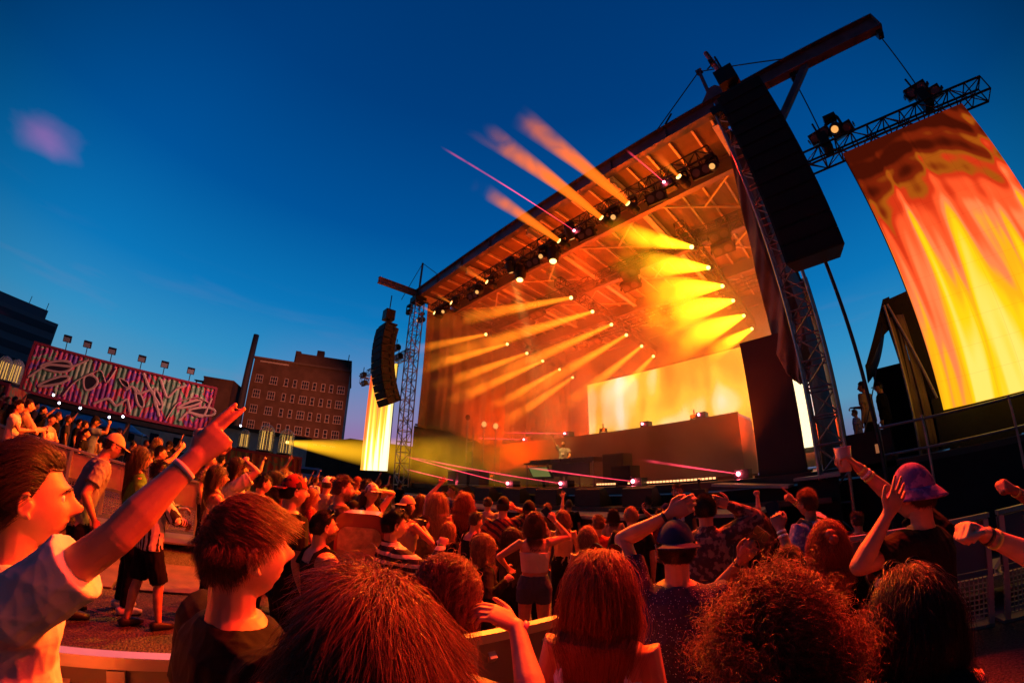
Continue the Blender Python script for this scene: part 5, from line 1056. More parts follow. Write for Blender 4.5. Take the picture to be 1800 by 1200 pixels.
    if legs:
        for q, s_ in enumerate((-1, 1)):
            fy = stance*s_; kn = np.array([s_*.105, .03+fy*.55, .50]); an = np.array([s_*.115, -.02+fy, .09])
            seg(mb, [hips[q], hips[q]*.5+kn*.5, kn], [.088, .073, .054], 12); seg(mb, [kn, kn*.65+an*.35+np.array([0, -.012, 0]), an], [.053, .054, .036], 12)
            seg(mb, [an+np.array([0, -.02, -.04]), an+np.array([s_*.01, .13, -.055])], [.036, .030], 10); feet.append(an)
    if det == 'C' and not True: pass
    body = remesh('body', mb, vox, skin(sk), t, 2 if det != 'A' else 1)
    # --- clothes
    kind = top[0]; ck = cloth(top[1], *TOPS[top[1]])
    inf = .012 if det != 'C' else .018
    if kind in ('tee', 'shirt', 'hoodie', 'jacket'):
        mb = MB(); z0 = .84 if not fem else .92
        zz = [z0, .90, .97, 1.05, 1.15, 1.25, 1.34, 1.41, 1.452, 1.472]; zz = [z0+(z-.84)*(1.472-z0)/(1.472-.84) for z in zz]
        W_ = [np.interp(z, zs, rx_)+inf for z in zz]; D_ = [np.interp(z, zs, ry_)+inf for z in zz]
        wmx = max(W_[6], W_[1]); 
        for i in range(5): W_[i] = max(W_[i], wmx*(.93 if fem else .98)); D_[i] = max(D_[i], D_[6]*.98)
        W_[-1] = W_[-1]*.9; loft(mb, [tc_(z) for z in zz], W_, D_, (1, 0, 0), 24)
        if fem:
            for s_ in (-1, 1): mb.sphere(chestp((s_*.062, .085, 1.27)), (.062, .056, .062), 12, 8)
        for sd in (-1, 1):
            S, E, Wp, d, gp = arm_info[sd]; fr = .62 if kind == 'tee' else 1.0; e_ = S+(E-S)*fr
            P_ = [S+np.array([-sd*.08, 0, -.04]), S+np.array([-sd*.01, 0, 0]), S+(E-S)*fr*.5, e_]; r_ = [.074*k+inf, .072*k+inf*.8, .066*k+inf, .068*k+inf]
            mb.chain(P_, r_, 16)
            if kind != 'tee': seg(mb, [E, E*.5+Wp*.5, Wp*.95+E*.05], [.058*k, .054*k, .042*k], 12)
        if kind == 'hoodie': mb.sphere(chestp((0, -.08, 1.45)), (.12, .07, .06), 14, 8)
        if kind == 'shirt': mb.chain([chestp((0, -.01, 1.455)), chestp((0, -.005, 1.495))], [.082*k, .074*k], 16)
        remesh(dict(tee='t_shirt', shirt='shirt', hoodie='hoodie', jacket='jacket')[kind], mb, vox*1.05, ck, t, 2, fold=dict(A=.0045, B=.007, C=.012)[det], fseed=seed)
    elif kind in ('tank', 'tube', 'crop'):
        mb = MB(); z0, z1 = dict(tank=(.92, 1.36), tube=(1.10, 1.315), crop=(1.12, 1.36))[kind]; zz = np.linspace(z0, z1, 8)
        loft(mb, [tc_(z) for z in zz], [np.interp(z, zs, rx_)+.010-(.03*max(0, (z-1.3)/.06) if kind != 'tube' else 0) for z in zz], [np.interp(z, zs, ry_)+.010 for z in zz], (1, 0, 0), 22)
        if fem:
            for s_ in (-1, 1): mb.sphere(chestp((s_*.062, .084, 1.27)), (.060, .055, .058), 12, 8)
        if kind != 'tube':
            for s_ in (-1, 1):
                A = [chestp((s_*.105, -.108*(.9 if fem else 1.05), 1.33)), chestp((s_*.10, -.07, 1.43)), chestp((s_*.098, 0, 1.462)), chestp((s_*.10, .06, 1.43)), chestp((s_*.105, .10, 1.33))]
                mb.chain(A, [.016 if fem else .022]*5, 8, sq=(.6, 1.6))
        remesh(dict(tank='tank_top', tube='tube_top', crop='crop_top')[kind], mb, vox, ck, t, 1, fold=.004, fseed=seed)
    if legs and bottom:
        mb = MB(); kb, cb = bottom; cb_ = cloth(cb, *TOPS[cb]); zz = [.80, .86, .93, .99, 1.03 if not fem else 1.06]
        loft(mb, [np.array([0, 0, z]) for z in zz], [np.interp(z, zs, rx_)+.012 for z in zz], [np.interp(z, zs, ry_)+.012 for z in zz], (1, 0, 0), 20)
        for q, s_ in enumerate((-1, 1)):
            fy = stance*s_; kn = np.array([s_*.105, .03+fy*.55, .50]); an = np.array([s_*.115, -.02+fy, .09])
            if kb == 'pants': mb.chain([hips[q]+[0, 0, .02], hips[q]*.5+kn*.5, kn, kn*.4+an*.6, an], [.102, .088, .072, .066, .058], 14)
            elif kb == 'shorts': mb.chain([hips[q]+[0, 0, .02], hips[q]*.5+kn*.5, hips[q]*.0+kn*1.0], [.104, .100, .098], 14)
            elif kb == 'hotpants': mb.chain([hips[q]+[0, 0, .02], hips[q]*.65+kn*.35], [.104, .096], 14)
            else: pass
        if kb == 'skirt': loft(mb, [np.array([0, .01, z]) for z in (.55, .7, .85)], [.22, .20, .18], [.16, .145, .12])
        remesh(dict(pants='trousers', shorts='shorts', hotpants='denim_shorts', skirt='skirt')[kb], mb, vox*1.2, cb_, t, 2, fold=.008, fseed=seed+5)
        for q, s_ in enumerate((-1, 1)):
            mb = MB(); an = feet[q]; loft(mb, [an+np.array([0, -.085, -.045]), an+np.array([0, -.05, -.04]), an+np.array([0, .03, -.042]), an+np.array([s_*.008, .12, -.055]), an+np.array([s_*.01, .175, -.062])], [.030, .042, .046, .048, .03], [.035, .05, .047, .034, .022], (1, 0, 0), 14)
            mb.build('shoe', M_['sole'] if seed % 3 else M_['black'], t, smooth=True, local=True)
    # --- hair
    hs, hcn = hair; ell = np.array([.080, .101, .121]); hm = hair_mat(HC[hcn], hcn) if hs else None
    nS = int(dict(A=9500, B=1500, C=260)[det]*dens); rS = dict(A=.00062, B=.0015, C=.004)[det]/dens**.5; cover = hat is not None
    HL = lambda p: Hm @ np.array(p)+hc
    if hs:
        # scalp cap under the strands
        def cap_mesh(e, lo, fr, inset=1.0):
            V = []; a_ = 22; b_ = 12
            for i in range(b_+1):
                for j in range(a_):
                    an = 2*PI*j/a_; fy_ = math.sin(an); tt_ = min(1, max(0, (fy_+.50)/.95))**1.2; zl = lo+(fr-lo)*tt_; th = (i/b_)*math.acos(max(-.98, zl)); V.append((math.sin(th)*math.cos(an)*e[0], math.sin(th)*math.sin(an)*e[1], math.cos(th)*e[2]))
            return np.array(V), [(i*a_+j, (i+1)*a_+j, (i+1)*a_+(j+1) % a_, i*a_+(j+1) % a_) for i in range(b_) for j in range(a_)]
        V, f = cap_mesh(ell*1.012, -.45, .62); mb = MB(); mb.add(V @ Hm.T+hc, f); V2, f2 = cap_mesh(ell*.97, -.45, .62); mb.add(V2 @ Hm.T+hc, [tuple(reversed(q)) for q in f2]); hb = mb.build('hair', hm, t, smooth=True, local=True)
        def st(roots_u, L_, **kw):
            if cover:
                keep = roots_u[:, 2] < .22; roots_u = roots_u[keep]; L_ = np.asarray(L_)[keep]
            ro = roots_u*ell; nr = ro/ell**2; nr /= np.linalg.norm(nr, axis=1)[:, None]; dr = nr*kw.pop('lift', .6)+np.array(kw.pop('dir', (0, 0, 0)))+rng.normal(size=ro.shape)*kw.pop('jit', .15)
            strands('hair_strands', ro, dr, L_, kw.pop('steps', dict(A=9, B=6, C=4)[det]), kw.pop('r', rS), hm, hb, Hm, hc, ell*1.0, **kw)
        if hs == 'short':
            u = scalp(nS, .60, -.48); up_ = np.clip((u[:, 2]+.1)/.7, 0.12, 1); st(u, (.010+.030*up_)*rng.uniform(.7, 1.25, len(u)), lift=.6, dir=(.15, .35, .05), grav=.16, noise=.25, torso=False)
        elif hs == 'crew':
            u = scalp(nS, .58, -.45); st(u, .013*rng.uniform(.6, 1.2, len(u)), lift=1, dir=(0, .2, .1), grav=.05, noise=.1, torso=False, steps=2)
        elif hs == 'back':
            u = scalp(nS, .62, -.52); up_ = np.clip((u[:, 2]+.2)/.7, .2, 1); st(u, (.02+.085*up_)*rng.uniform(.75, 1.2, len(u)), lift=.75, dir=(.1, -.35, .25), grav=.10, noise=.16, wave=.003, cf=45, torso=False, comb=lambda P: np.stack([P[:, 0]*1.5, np.full(len(P), -1.1), np.where(P[:, 1] > 0, .25, -.5)], 1))
        elif hs == 'swept':
            u = scalp(nS, .55, -.50); up_ = np.clip((u[:, 2]+.2)/.7, .15, 1); st(u, (.014+.050*up_)*rng.uniform(.75, 1.2, len(u)), lift=.45, dir=(.25, .4, .05), grav=.16, noise=.16, wave=.003, cf=60, torso=False, comb=lambda P: np.stack([P[:, 0]*2, np.where(P[:, 2] > .03, .8, -.1), -.2-P[:, 2]*1.0], 1))
        elif hs == 'messy':
            u = scalp(nS, .52, -.62); st(u, .090*rng.uniform(.6, 1.2, len(u)), lift=.24, dir=(.1, -.1, 0), grav=.24, noise=.34, wave=.008, cf=32, torso=False, steps=12 if det == 'A' else 7, comb=lambda P: np.stack([P[:, 0]*6, P[:, 1]*5, -.3+0*P[:, 0]], 1))
        elif hs == 'curly':
            u = scalp(int(nS*.9), .45, -.75); st(u, .150*rng.uniform(.6, 1.1, len(u)), lift=1.0, dir=(0, 0, .05), grav=.10, noise=.30, curl=.0105, cf=230, torso=False, steps=34 if det == 'A' else 14, r=rS*1.5, lock=True)
        elif hs in ('long', 'wavy', 'bob', 'tied'):
            Lh = dict(long=.44, wavy=.40, bob=.22, tied=.40)[hs]*(1 if det != 'C' else .95); u = scalp(nS, .50, -.45)
            st(u, Lh*rng.uniform(.5, 1.1, len(u)), lift=.22, dir=(0, -.15, -.1), grav=.40, noise=.10, wave=.004 if hs == 'long' else .013, cf=22 if hs == 'long' else 55, steps=18 if det == 'A' else (12 if det == 'B' else 8), comb=lambda P: np.stack([np.where(P[:, 2] < -.12, -P[:, 0]*3.2, np.where(P[:, 1] > 0, np.sign(P[:, 0])*.5, 0)), np.where((P[:, 2] > .0) & (P[:, 1] > -.03), -.9, np.where(P[:, 1] < -.08, .35, 0)), np.zeros(len(P))], 1), r=rS*1.15)
            if hs == 'tied':
                mb = MB(); mb.sphere(HL((0, -.10, .045)), (.036, .03, .036), 12, 8); mb.sphere(HL((.015, -.125, .02)), (.03, .028, .03), 10, 8); mb.build('hair_bun', hm, hb, smooth=True, local=True)
    if beard:
        u = rng.normal(size=(nS*3, 3)); u /= np.linalg.norm(u, axis=1)[:, None]; full = (u[:, 2] < -.30) & (u[:, 1] > .05) & (u[:, 2] > -.97); must = (np.abs(u[:, 0]) < .32) & (u[:, 2] < -.36) & (u[:, 2] > -.46) & (u[:, 1] > .5); lip = (np.abs(u[:, 0]) < .26) & (u[:, 2] < -.47) & (u[:, 2] > -.66) & (u[:, 1] > .5)
        mk = (full & ~lip) if beard[0] == 'full' else must; u = u[mk][:nS//2]; ro = u*np.array([.066, .104, .120]); ro[:, 1] += .016*np.clip(u[:, 1], 0, 1)+.002
        strands('beard', ro, u*.6+np.array([0, .25, -.7]), .016 if beard[0] == 'full' else .010, 3, rS, hair_mat(HC[beard[1]], beard[1]), t, Hm, hc, np.array([.05, .08, .1]), grav=.2, torso=False, noise=.2)
    if det in ('A', 'B'):
        for s_ in (-1, 1):
            mb = MB(); mb.sphere(HL((s_*.031, .0735, .006)), .0122, 12, 10); e = mb.build('eye', M_['eyewhite'], t, smooth=True, local=True)
            mb = MB(); mb.sphere(HL((s_*.031, .0838, .006)), (.0052, .0032, .0052), 10, 8); mb.build('iris', M_['iris'], e, smooth=True, local=True)
            mb = MB(); mb.chain([HL((s_*.012, .103, .026)), HL((s_*.030, .0985, .032)), HL((s_*.050, .084, .027))], [.003, .0042, .002], 6); mb.build('eyebrow', hm or hair_mat(HC['dark'], 'dark'), t, smooth=True, local=True)
    if hat:
        hk, hcol = hat; mh_ = cloth(hcol, *TOPS[hcol]); mb = MB()
        def dome(e, zc, a=22, b=10):
            V = [(0, 0, e[2])]; 
            for i in range(1, b+1):
                th = i/b*math.acos(zc/e[2])
                for j in range(a): V.append((math.sin(th)*math.cos(2*PI*j/a)*e[0], math.sin(th)*math.sin(2*PI*j/a)*e[1], math.cos(th)*e[2]))
            f = [(0, 1+j, 1+(j+1) % a) for j in range(a)]+[(1+i*a+j, 1+(i+1)*a+j, 1+(i+1)*a+(j+1) % a, 1+i*a+(j+1) % a) for i in range(b-1) for j in range(a)]
            return np.array(V), f
        V, f = dome((.089, .110, .132), .035 if hk != 'beanie' else .0)
        if hk == 'bucket': V, f = dome((.092, .112, .150), .03); V[:, 2] = np.minimum(V[:, 2], .128+.02*(1-(V[:, 0]**2+V[:, 1]**2)/.01))
        mb.add(V @ Hm.T+hc, f); mb.add((V*.97) @ Hm.T+hc, [tuple(reversed(q)) for q in f])
        if hk in ('cap', 'capback', 'visor'):
            sg = 1 if hk != 'capback' else -1; G = np.zeros((9, 6, 3))
            for i in range(9):
                a_ = (i/8-.5)*1.5
                for j in range(6):
                    r_ = .098+.068*j/5*math.cos(a_)**.8; G[i, j] = HL((math.sin(a_)*r_*.92, sg*(math.cos(a_)*r_*1.04), .036-.012*(j/5)-.10*(math.sin(a_)*.09)**2*9+(.0)))
            br = MB().grid(G, .005)
        if hk == 'bucket':
            G = np.zeros((25, 5, 3))
            for i in range(25):
                a_ = 2*PI*i/24
                for j in range(5): r_ = 1+.48*j/4; G[i, j] = HL((math.cos(a_)*.092*r_, math.sin(a_)*.112*r_, .034-.050*j/4))
            br = MB().grid(G, .005)
        cp = mb.build('hat' if hk in ('bucket', 'beanie') else 'cap', mh_, t, smooth=True, local=True)
        if hk != 'beanie': br.build('brim', mh_, cp, smooth=True, local=True)
        if hk == 'cap' or hk == 'capback': MB().sphere(HL((0, 0, .134)), .008, 8, 6).build('button', mh_, cp, local=True)
    if specs:
        y0, z0, tl = (.112, .006, 0) if specs in ('glasses', 'shades') else (.070, .115, .9)
        if specs == 'uphead': y0, z0 = .062, .112
        lm = M_['shade'] if specs != 'glasses' else M_['shade']; mb = MB(); up_ = specs == 'uphead'
        A = []
        for s_ in (-1, 1):
            for q in range(13):
                a_ = 2*PI*q/12; A.append(HL((s_*.034+.026*math.cos(a_), y0+(0 if not up_ else .012*math.sin(a_)-.0)-abs(s_*.034+.026*math.cos(a_))*.12, z0+.021*math.sin(a_)*(1 if not up_ else .8))))
            mb.chain(A[-13:], .0026, 5)
            xo = s_*.061; mb.chain([HL((xo, y0-.008, z0)), HL((s_*.082, (.0 if not up_ else .0), (.004 if not up_ else .075))), HL((s_*.080, -.03, (-.012 if not up_ else .03)))], .0026, 5)
        mb.tube(HL((-.009, y0, z0)), HL((.009, y0, z0)), .0026, n=5)
        fr_ = mb.build('sunglasses' if specs != 'glasses' else 'glasses', M_['band'], t, smooth=True, local=True)
        if specs != 'glasses':
            for s_ in (-1, 1): MB().chain([HL((s_*.034, y0-.006, z0)), HL((s_*.034, y0-.002, z0))], .024, 12, up=(0, 0, 1)).build('lens', lm, fr_, local=True)
    # bands
    for sd, mname, off in (band or ()):
        S, E, Wp, d, gp = arm_info[sd]; c_ = Wp-d*off; MB().chain([c_-d*.007, c_+d*.007], (.0285+off*.085)*k, 16).build('wristband', M_[mname], t, smooth=True, local=True)
    for ex in extras:
        if ex == 'necklace':
            mb = MB(); A = [chestp((.070*math.cos(a_), .058*math.sin(a_)-.006, 1.462-.010*math.sin(a_))) for a_ in np.linspace(0, 2*PI, 49)]
            for a_ in A: mb.sphere(a_, .0035, 6, 4)
            mb.build('bead_necklace', M_['gold'], t, local=True)
        if ex == 'tattoo':
            for (cx, cz) in ((0, 0), (-.045, .02), (.055, .005), (.02, .01), (-.02, .01)):
                A = [chestp((cx*.9+.010*math.cos(q), -.094-.012*(1-abs(cx)*4), 1.335+cz+.012*math.sin(q*1.5))) for q in np.linspace(0, 5, 9)]
                MB().chain(A, .0028, 5).build('tattoo', M_['band'], t, local=True)
        if ex == 'belt': MB().chain([np.array([0, 0, 1.0]), np.array([0, 0, 1.035])], .2, 20, sq=(.9, .62)).build('belt', M_['band'], t, local=True)
        if ex == 'strap':
            for s_ in (-1, 1): MB().chain([chestp((s_*.10, -.135, 1.12)), chestp((s_*.105, -.135, 1.30)), chestp((s_*.105, -.09, 1.46)), chestp((s_*.10, .02, 1.49)), chestp((s_*.11, .12, 1.40))], .016, 8, sq=(.4, 1.3)).build('bag_strap', M_['band'], t, smooth=True, local=True)
        if ex == 'headband': MB().chain([HL((.086*math.cos(a_), .0+.03*math.sin(a_)*0+.01, .128*math.sin(a_))) for a_ in np.linspace(.1, PI-.1, 16)], .006, 6).build('headband', M_['band'], t, smooth=True, local=True)
        if ex == 'plate':
            MB().box(chestp((0, .155, 1.25)), (.12, .004, .10)).build('shirt_print', M_['wristw'], t, local=True)
        if ex == 'lanyard': MB().chain([chestp((-.08, .02, 1.47)), chestp((-.05, .13, 1.35)), chestp((0, .15, 1.2)), chestp((.05, .13, 1.35)), chestp((.08, .02, 1.47))], .006, 6).build('lanyard', M_['wristw'], t, local=True)
    t['hands'] = 0; del t['hands']
    W4 = np.array([[*(Rw[0]*s), base[0]], [*(Rw[1]*s), base[1]], [*(Rw[2]*s), base[2]]])
    def grip(sd):
        S, E, Wp, d, (gc, gd, gu, gs) = arm_info[sd]; f = lambda v: Rw @ (np.array(v)*s)+base; return f(gc), Rw @ gd, Rw @ gu, Rw @ gs
    return t, grip
def phone(g, label, lit=(.35, .3, .9), portrait=True):
    c, d, up, sx = g; c = c+d*.03; t = thing('phone', label, 'phone', tuple(c)); a, b = (d, sx) if portrait else (sx, d)
    A = np.array([b, a, -up]).T
    MB().box(c-up*.022, (.076, .156, .010), A).build('case', M_['phone'], t); MB().box(c-up*.0275, (.068, .145, .003), A).build('display', emat('phone_display', lit, .55), t)
    return t
TOPS = dict(black=((.006, .0055, .006),), white=((.72, .70, .70),), grey=((.22, .21, .23),), dgrey=((.05, .05, .055),), green=((.07, .22, .035),), red=((.35, .03, .02),), navy=((.02, .03, .09),), olive=((.09, .075, .04),), tan=((.42, .30, .20),), cream=((.65, .58, .48),), maroon=((.16, .015, .02),), denim=((.06, .08, .13),), blue=((.12, .17, .35),), orange=((.5, .2, .06),),
    wstripe=((.70, .62, .50), 'vstripe', (.03, .025, .03)), bstripe=((.03, .028, .03), 'hstripe', (.62, .55, .48)), speck=((.035, .03, .10), 'speck', (.60, .55, .85)), floral=((.07, .05, .06), 'blotch', (.30, .20, .17)), camo=((.10, .08, .05), 'blotch', (.32, .27, .18)), redpat=((.20, .05, .03), 'dstripe', (.03, .02, .05)), tiedye=((.20, .22, .42), 'blotch', (.45, .42, .55)), swirl=((.10, .05, .20), 'blotch', (.25, .10, .30)), whitecap=((.75, .66, .55), 'blotch', (.35, .2, .12)), redblack=((.32, .02, .02), 'blotch', (.04, .012, .015)))
def azd(px, py): d = dirof(px, py); return math.atan2(d[0], d[1])
def P(label, px, py, hpx, turn, L=None, Rr=None, dist=None, **kw):
    if dist is None: dist = .235*pxrad(px, py+hpx/2)/hpx*1.09
    if not kw.get('hat'): py = py+.045*hpx
    yaw = -azd(px, py)-PI/2+R(turn)
    def cv(sp):
        if sp is None: return None
        sp = list(sp); T = sp[0]
        if abs(T[0]) > 5 or abs(T[1]) > 5: sp[0] = (T[0], T[1], dist+T[2])
        return sp
    return person(label, px, py, dist, yaw, L=cv(L), Rr=cv(Rr), **kw)
UP = (.3, .2, -1)
def UPL(dx=0, dy=0, h=1.9, pose='open'): return ((-.28+dx, .25+dy, h), pose, (-1, .2, -.6), (0, -1, .2))
def UPR(dx=0, dy=0, h=1.9, pose='open'): return ((.28+dx, .25+dy, h), pose, (1, .2, -.6), (0, -1, .2))
FWL = ((-.12, .38, 1.25), 'hold', (-1, -.3, -.8), (0, 0, 1)); FWR = ((.12, .38, 1.25), 'hold', (1, -.3, -.8), (0, 0, 1))
FCL = ((-.05, .30, 1.32), 'cup', (-1, -.3, -.8), (-.3, -.5, .6))

# ---- people close to the camera
t, g = P('young man in white tee with moustache raising two fingers high at the left edge', 62, 779, 205, 2, det='A', sk=0, hair=('back', 'dark'), beard=('must', 'dark'), top=('tee', 'white'), bottom=('shorts', 'dgrey'), hp=R(4), fat=.86,
         Rr=((364, 788, -.21), 'point', (.5, -.6, -1), (.9, -.35, .5), -1), L=((-.30, .05, .88), 'relax', (-.5, -1, 0), None), band=((1, 'wristw', .045),), dist=1.34)
t, g = P('young man seen from behind with swept brown hair, bead necklace and black tee', 432, 866, 195, 24, det='A', sk=4, hair=('swept', 'auburn'), top=('tee', 'black'), hp=R(3), extras=('necklace',), dist=1.02)
t, g = P('person with shaggy copper brown hair filling the bottom centre of the picture', 655, 1003, 380, 75, det='A', sk=0, hair=('messy', 'auburn'), top=('tee', 'maroon'), dist=.50, dens=2.0, L=((672, 985, .75), 'cup', (-1, .2, -1), (-.2, -1, .2)))
t, g = P('woman with tied auburn hair and pink wristband leaning on her raised hand', 800, 972, 138, 20, det='A', fem=True, sk=0, hair=('bob', 'auburn'), top=('tank', 'maroon'), dist=1.15, hp=R(-12), Rr=((908, 1100, -.06), 'relax', (1, .1, -.25), (.2, -.3, 1), 1, (-.62, -.55, .45)), band=((1, 'pinkband', .02),))
t, g = P('woman with long straight red hair, white tank top and sunglasses on her head', 1058, 962, 130, 78, det='A', fem=True, sk=0, hair=('long', 'red'), top=('tank', 'white'), specs='uphead', dist=1.32, extras=('belt',))
t, g = P('person with a big halo of dark curly hair at the bottom right', 1362, 1030, 200, 85, det='A', sk=2, hair=('curly', 'auburn'), top=('tee', 'black'), dist=.86)
t, g = P('woman with very long dark hair and bare shoulder in the bottom right corner', 1602, 990, 150, 112, det='A', fem=True, sk=4, hair=('long', 'dark'), top=('tank', 'black'), specs='uphead', dist=1.22)
t, g = P('man with backwards navy cap and sparkly speckled purple shirt raising one hand', 1186, 917, 84, 98, det='A', sk=0, hair=('crew', 'dark'), hat=('capback', 'navy'), specs='glasses', top=('tee', 'speck'), dist=1.80, fat=1.18, L=((1176, 905, .05), 'cup', (-1, .3, -.5), (0, -1, .2)), band=((-1, 'band', .02),))
t, g = P('person in black tee and purple swirled bucket hat lifting a drink', 1600, 824, 82, 150, det='A', sk=1, hair=('short', 'dark'), hat=('bucket', 'swirl'), top=('tee', 'black'), dist=2.35, Rr=((1497, 812, .1), 'grip', (1, .3, -.8), (0, -.3, 1)), L=((1560, 905, -.25), 'spread', (-1, .2, -.7), (-.2, -1, .1)), band=((1, 'wrist', .03), (1, 'wristw', .06), (1, 'wrist', .085)))
c_ = g(1)[0]; cu = thing('drink_cup', 'clear plastic cup of drink held up beside the near truss tower', 'cup', tuple(c_)); MB().chain([c_+np.array([0, 0, -.06]), c_+np.array([0, 0, .07])], [.034, .046], 16).build('cup_wall', mat('cup_plastic', (.55, .42, .35), .2, alpha=.8), cu, smooth=True); MB().chain([c_+np.array([0, 0, .066]), c_+np.array([0, 0, .072])], [.047, .047], 16).build('rim', M_['wristw'], cu)
t, g = P('person stretching a bare arm in from the right edge with black watch and white sleeve', 1905, 800, 95, 178, det='A', sk=4, hair=('short', 'dark'), top=('tee', 'white'), dist=1.75, L=None, Rr=((1668, 928, -.22), 'fist', (.2, -.3, -1), (0, .2, 1)), band=((1, 'band', .01), (1, 'wrist', .04)))
t, g = P('person at the right edge showing only a raised fist with a light wristband', 1880, 775, 62, 170, det='B', sk=2, hair=('short', 'black'), top=('tee', 'black'), dist=2.9, Rr=((1782, 862, -.1), 'fist', (1, .3, -.8), (0, -1, .3)), band=((1, 'wrist', .02),))
t, g = P('bearded man in black tank top with sunglasses on his cropped hair', 570, 895, 66, 26, det='A', sk=0, hair=('crew', 'dark'), beard=('full', 'sandy'), top=('tank', 'black'), specs='uphead')
t, g = P('man in black shirt with pale stripes, dark curls and sunglasses on head, fist forward', 694, 894, 60, 22, det='A', sk=0, hair=('short', 'black'), top=('shirt', 'bstripe'), specs='uphead', Rr=((775, 962, -.05), 'fist', (.6, -.2, -1), (.2, 0, 1)), band=((1, 'band', .015),))
t, g = P('man in red and black backwards cap with dark tee and cropped neck', 519, 836, 58, 22, det='A', sk=0, hair=('crew', 'dark'), hat=('capback', 'redblack'), top=('tee', 'black'))
t, g = P('woman with glasses and wavy sandy hair in black jacket holding up a fist', 852, 936, 56, 12, det='A', fem=True, sk=0, hair=('wavy', 'sandy'), top=('jacket', 'black'), specs='glasses', Rr=((888, 1022, -.1), 'fist', (.5, -.5, -1), (.6, -.8, .2)))
t, g = P('woman in white tube top and ripped denim shorts filming with her phone', 940, 897, 46, 92, det='A', fem=True, sk=0, hair=('bob', 'brown'), top=('tube', 'cream'), bottom=('hotpants', 'denim'), extras=('tattoo',), Rr=((975, 915, .12), 'hold', (1, .3, -.5), (.2, -1, .1)), L=((-.30, .12, 1.12), 'relax', (-1, -.6, -.2), None), band=((1, 'wristw', .02),))
phone(g(1), 'phone filming above the woman in the white tube top', (.5, .2, .25))
t, g = P('man with close cropped dark hair and dark patterned shirt raising both arms', 1238, 866, 58, 92, det='A', sk=0, hair=('crew', 'black'), top=('shirt', 'floral'), fat=1.1, Rr=((1282, 888, .05), 'relax', (1, .2, -.6), (0, -1, .2)), L=((-.25, .35, 1.35), 'relax', None, None))
t, g = P('young woman with ginger hair tied in a bun at the back and black top', 1452, 912, 62, 100, det='A', fem=True, sk=0, hair=('tied', 'red'), top=('tee', 'black'), extras=('headband',), dist=2.5)
t, g = P('dark haired person in black shirt holding two phones aloft', 1385, 962, 62, 88, det='A', sk=2, hair=('short', 'black'), top=('tee', 'black'), dist=2.15, L=((1302, 985, -.15), 'hold', (-.8, .3, -.8), (0, -1, .1)), Rr=((1358, 905, .25), 'hold', (-.5, .3, -.8), (0, -1, .1)), band=((1, 'wristw', .02), (1, 'wristw', .05), (-1, 'band', .02)))
phone(g(-1), 'dark phone held upright above the curly haired head', (.05, .03, .05)); phone(g(1), 'phone with bright violet screen held beside the tall black panel', (.35, .18, .75))
t, g = P('person with glasses and dark reddish hair in blue tie dye tee with bag strap', 1417, 860, 52, 140, det='A', sk=2, hair=('short', 'auburn'), specs='glasses', top=('tee', 'tiedye'), extras=('strap',), Rr=((1395, 880, .3), 'one', (1, .3, -.6), (0, -1, .2)), band=((1, 'wrist', .02), (1, 'wrist', .045)))
# ---- middle of the crowd
t, g = P('man in black tee with cropped hair seen from behind under the performer', 1109, 888, 42, 92, det='B', sk=0, hair=('crew', 'sandy'), top=('tee', 'black'), fat=1.15)
t, g = P('bearded security man in dark polo facing the crowd with one arm out', 1190, 850, 29, -80, det='B', sk=2, hair=('short', 'black'), beard=('full', 'black'), top=('tee', 'navy'), Rr=((1135, 900, -.1), 'relax', (1, 0, -.6), None), fat=1.15, extras=('plate',))
t, g = P('woman with short curly blond hair and bare tattooed back with pink strap', 1033, 922, 46, 90, det='B', fem=True, sk=0, hair=('bob', 'blond'), top=('crop', 'tan'), extras=('tattoo',))
t, g = P('person with curly brown hair and red sunglasses pushed up beside the black tee man', 1052, 905, 38, 88, det='B', fem=True, sk=0, hair=('short', 'brown'), specs='uphead', top=('tee', 'red'))
t, g = P('woman with wavy sandy bob right of the raised phone', 990, 895, 34, 90, det='B', fem=True, sk=0, hair=('bob', 'sandy'), top=('tank', 'tan'))
t, g = P('man in black cap and reddish patterned shirt filming with his phone', 885, 873, 36, 84, det='B', sk=0, hair=('crew', 'black'), hat=('cap', 'black'), top=('tee', 'redpat'), Rr=((905, 893, .1), 'hold', (1, .2, -.5), (.2, -1, .1)))
phone(g(1), 'phone with blue lit screen beside the black cap', (.2, .3, .9))
t, g = P('person with round dark beanie and camouflage shirt seen from behind', 930, 880, 36, 92, det='B', sk=1, hair=('crew', 'black'), hat=('beanie', 'black'), top=('tee', 'camo'))
t, g = P('woman with dark curls and sunglasses on head leaning toward a friend', 838, 900, 38, 40, det='B', fem=True, sk=0, hair=('short', 'dark'), specs='uphead', top=('tank', 'black'), lean=.15)
t, g = P('woman with long curly ginger hair and dark skirt seen from behind', 818, 864, 33, 74, det='B', fem=True, sk=0, hair=('wavy', 'red'), top=('tank', 'black'), bottom=('skirt', 'black'))
t, g = P('blond woman with long straight hair, tan crop top and black shorts waving', 770, 864, 34, 84, det='B', fem=True, sk=0, hair=('long', 'blond'), top=('tank', 'tan'), bottom=('hotpants', 'black'), L=((772, 852, .1), 'spread', (-1, .2, -.3), (0, -1, .1)))
t, g = P('security guard in navy shirt standing between the blond and the ginger woman', 796, 853, 22, 200, det='B', sk=1, hair=('short', 'black'), top=('tee', 'navy'))
t, g = P('woman in open back tank and brown backwards cap holding a camera', 717, 872, 40, 45, det='B', fem=True, sk=0, hair=('bob', 'black'), hat=('capback', 'tan'), top=('crop', 'tan'), Rr=((742, 925, .0), 'hold', (.8, -.3, -.8), None))
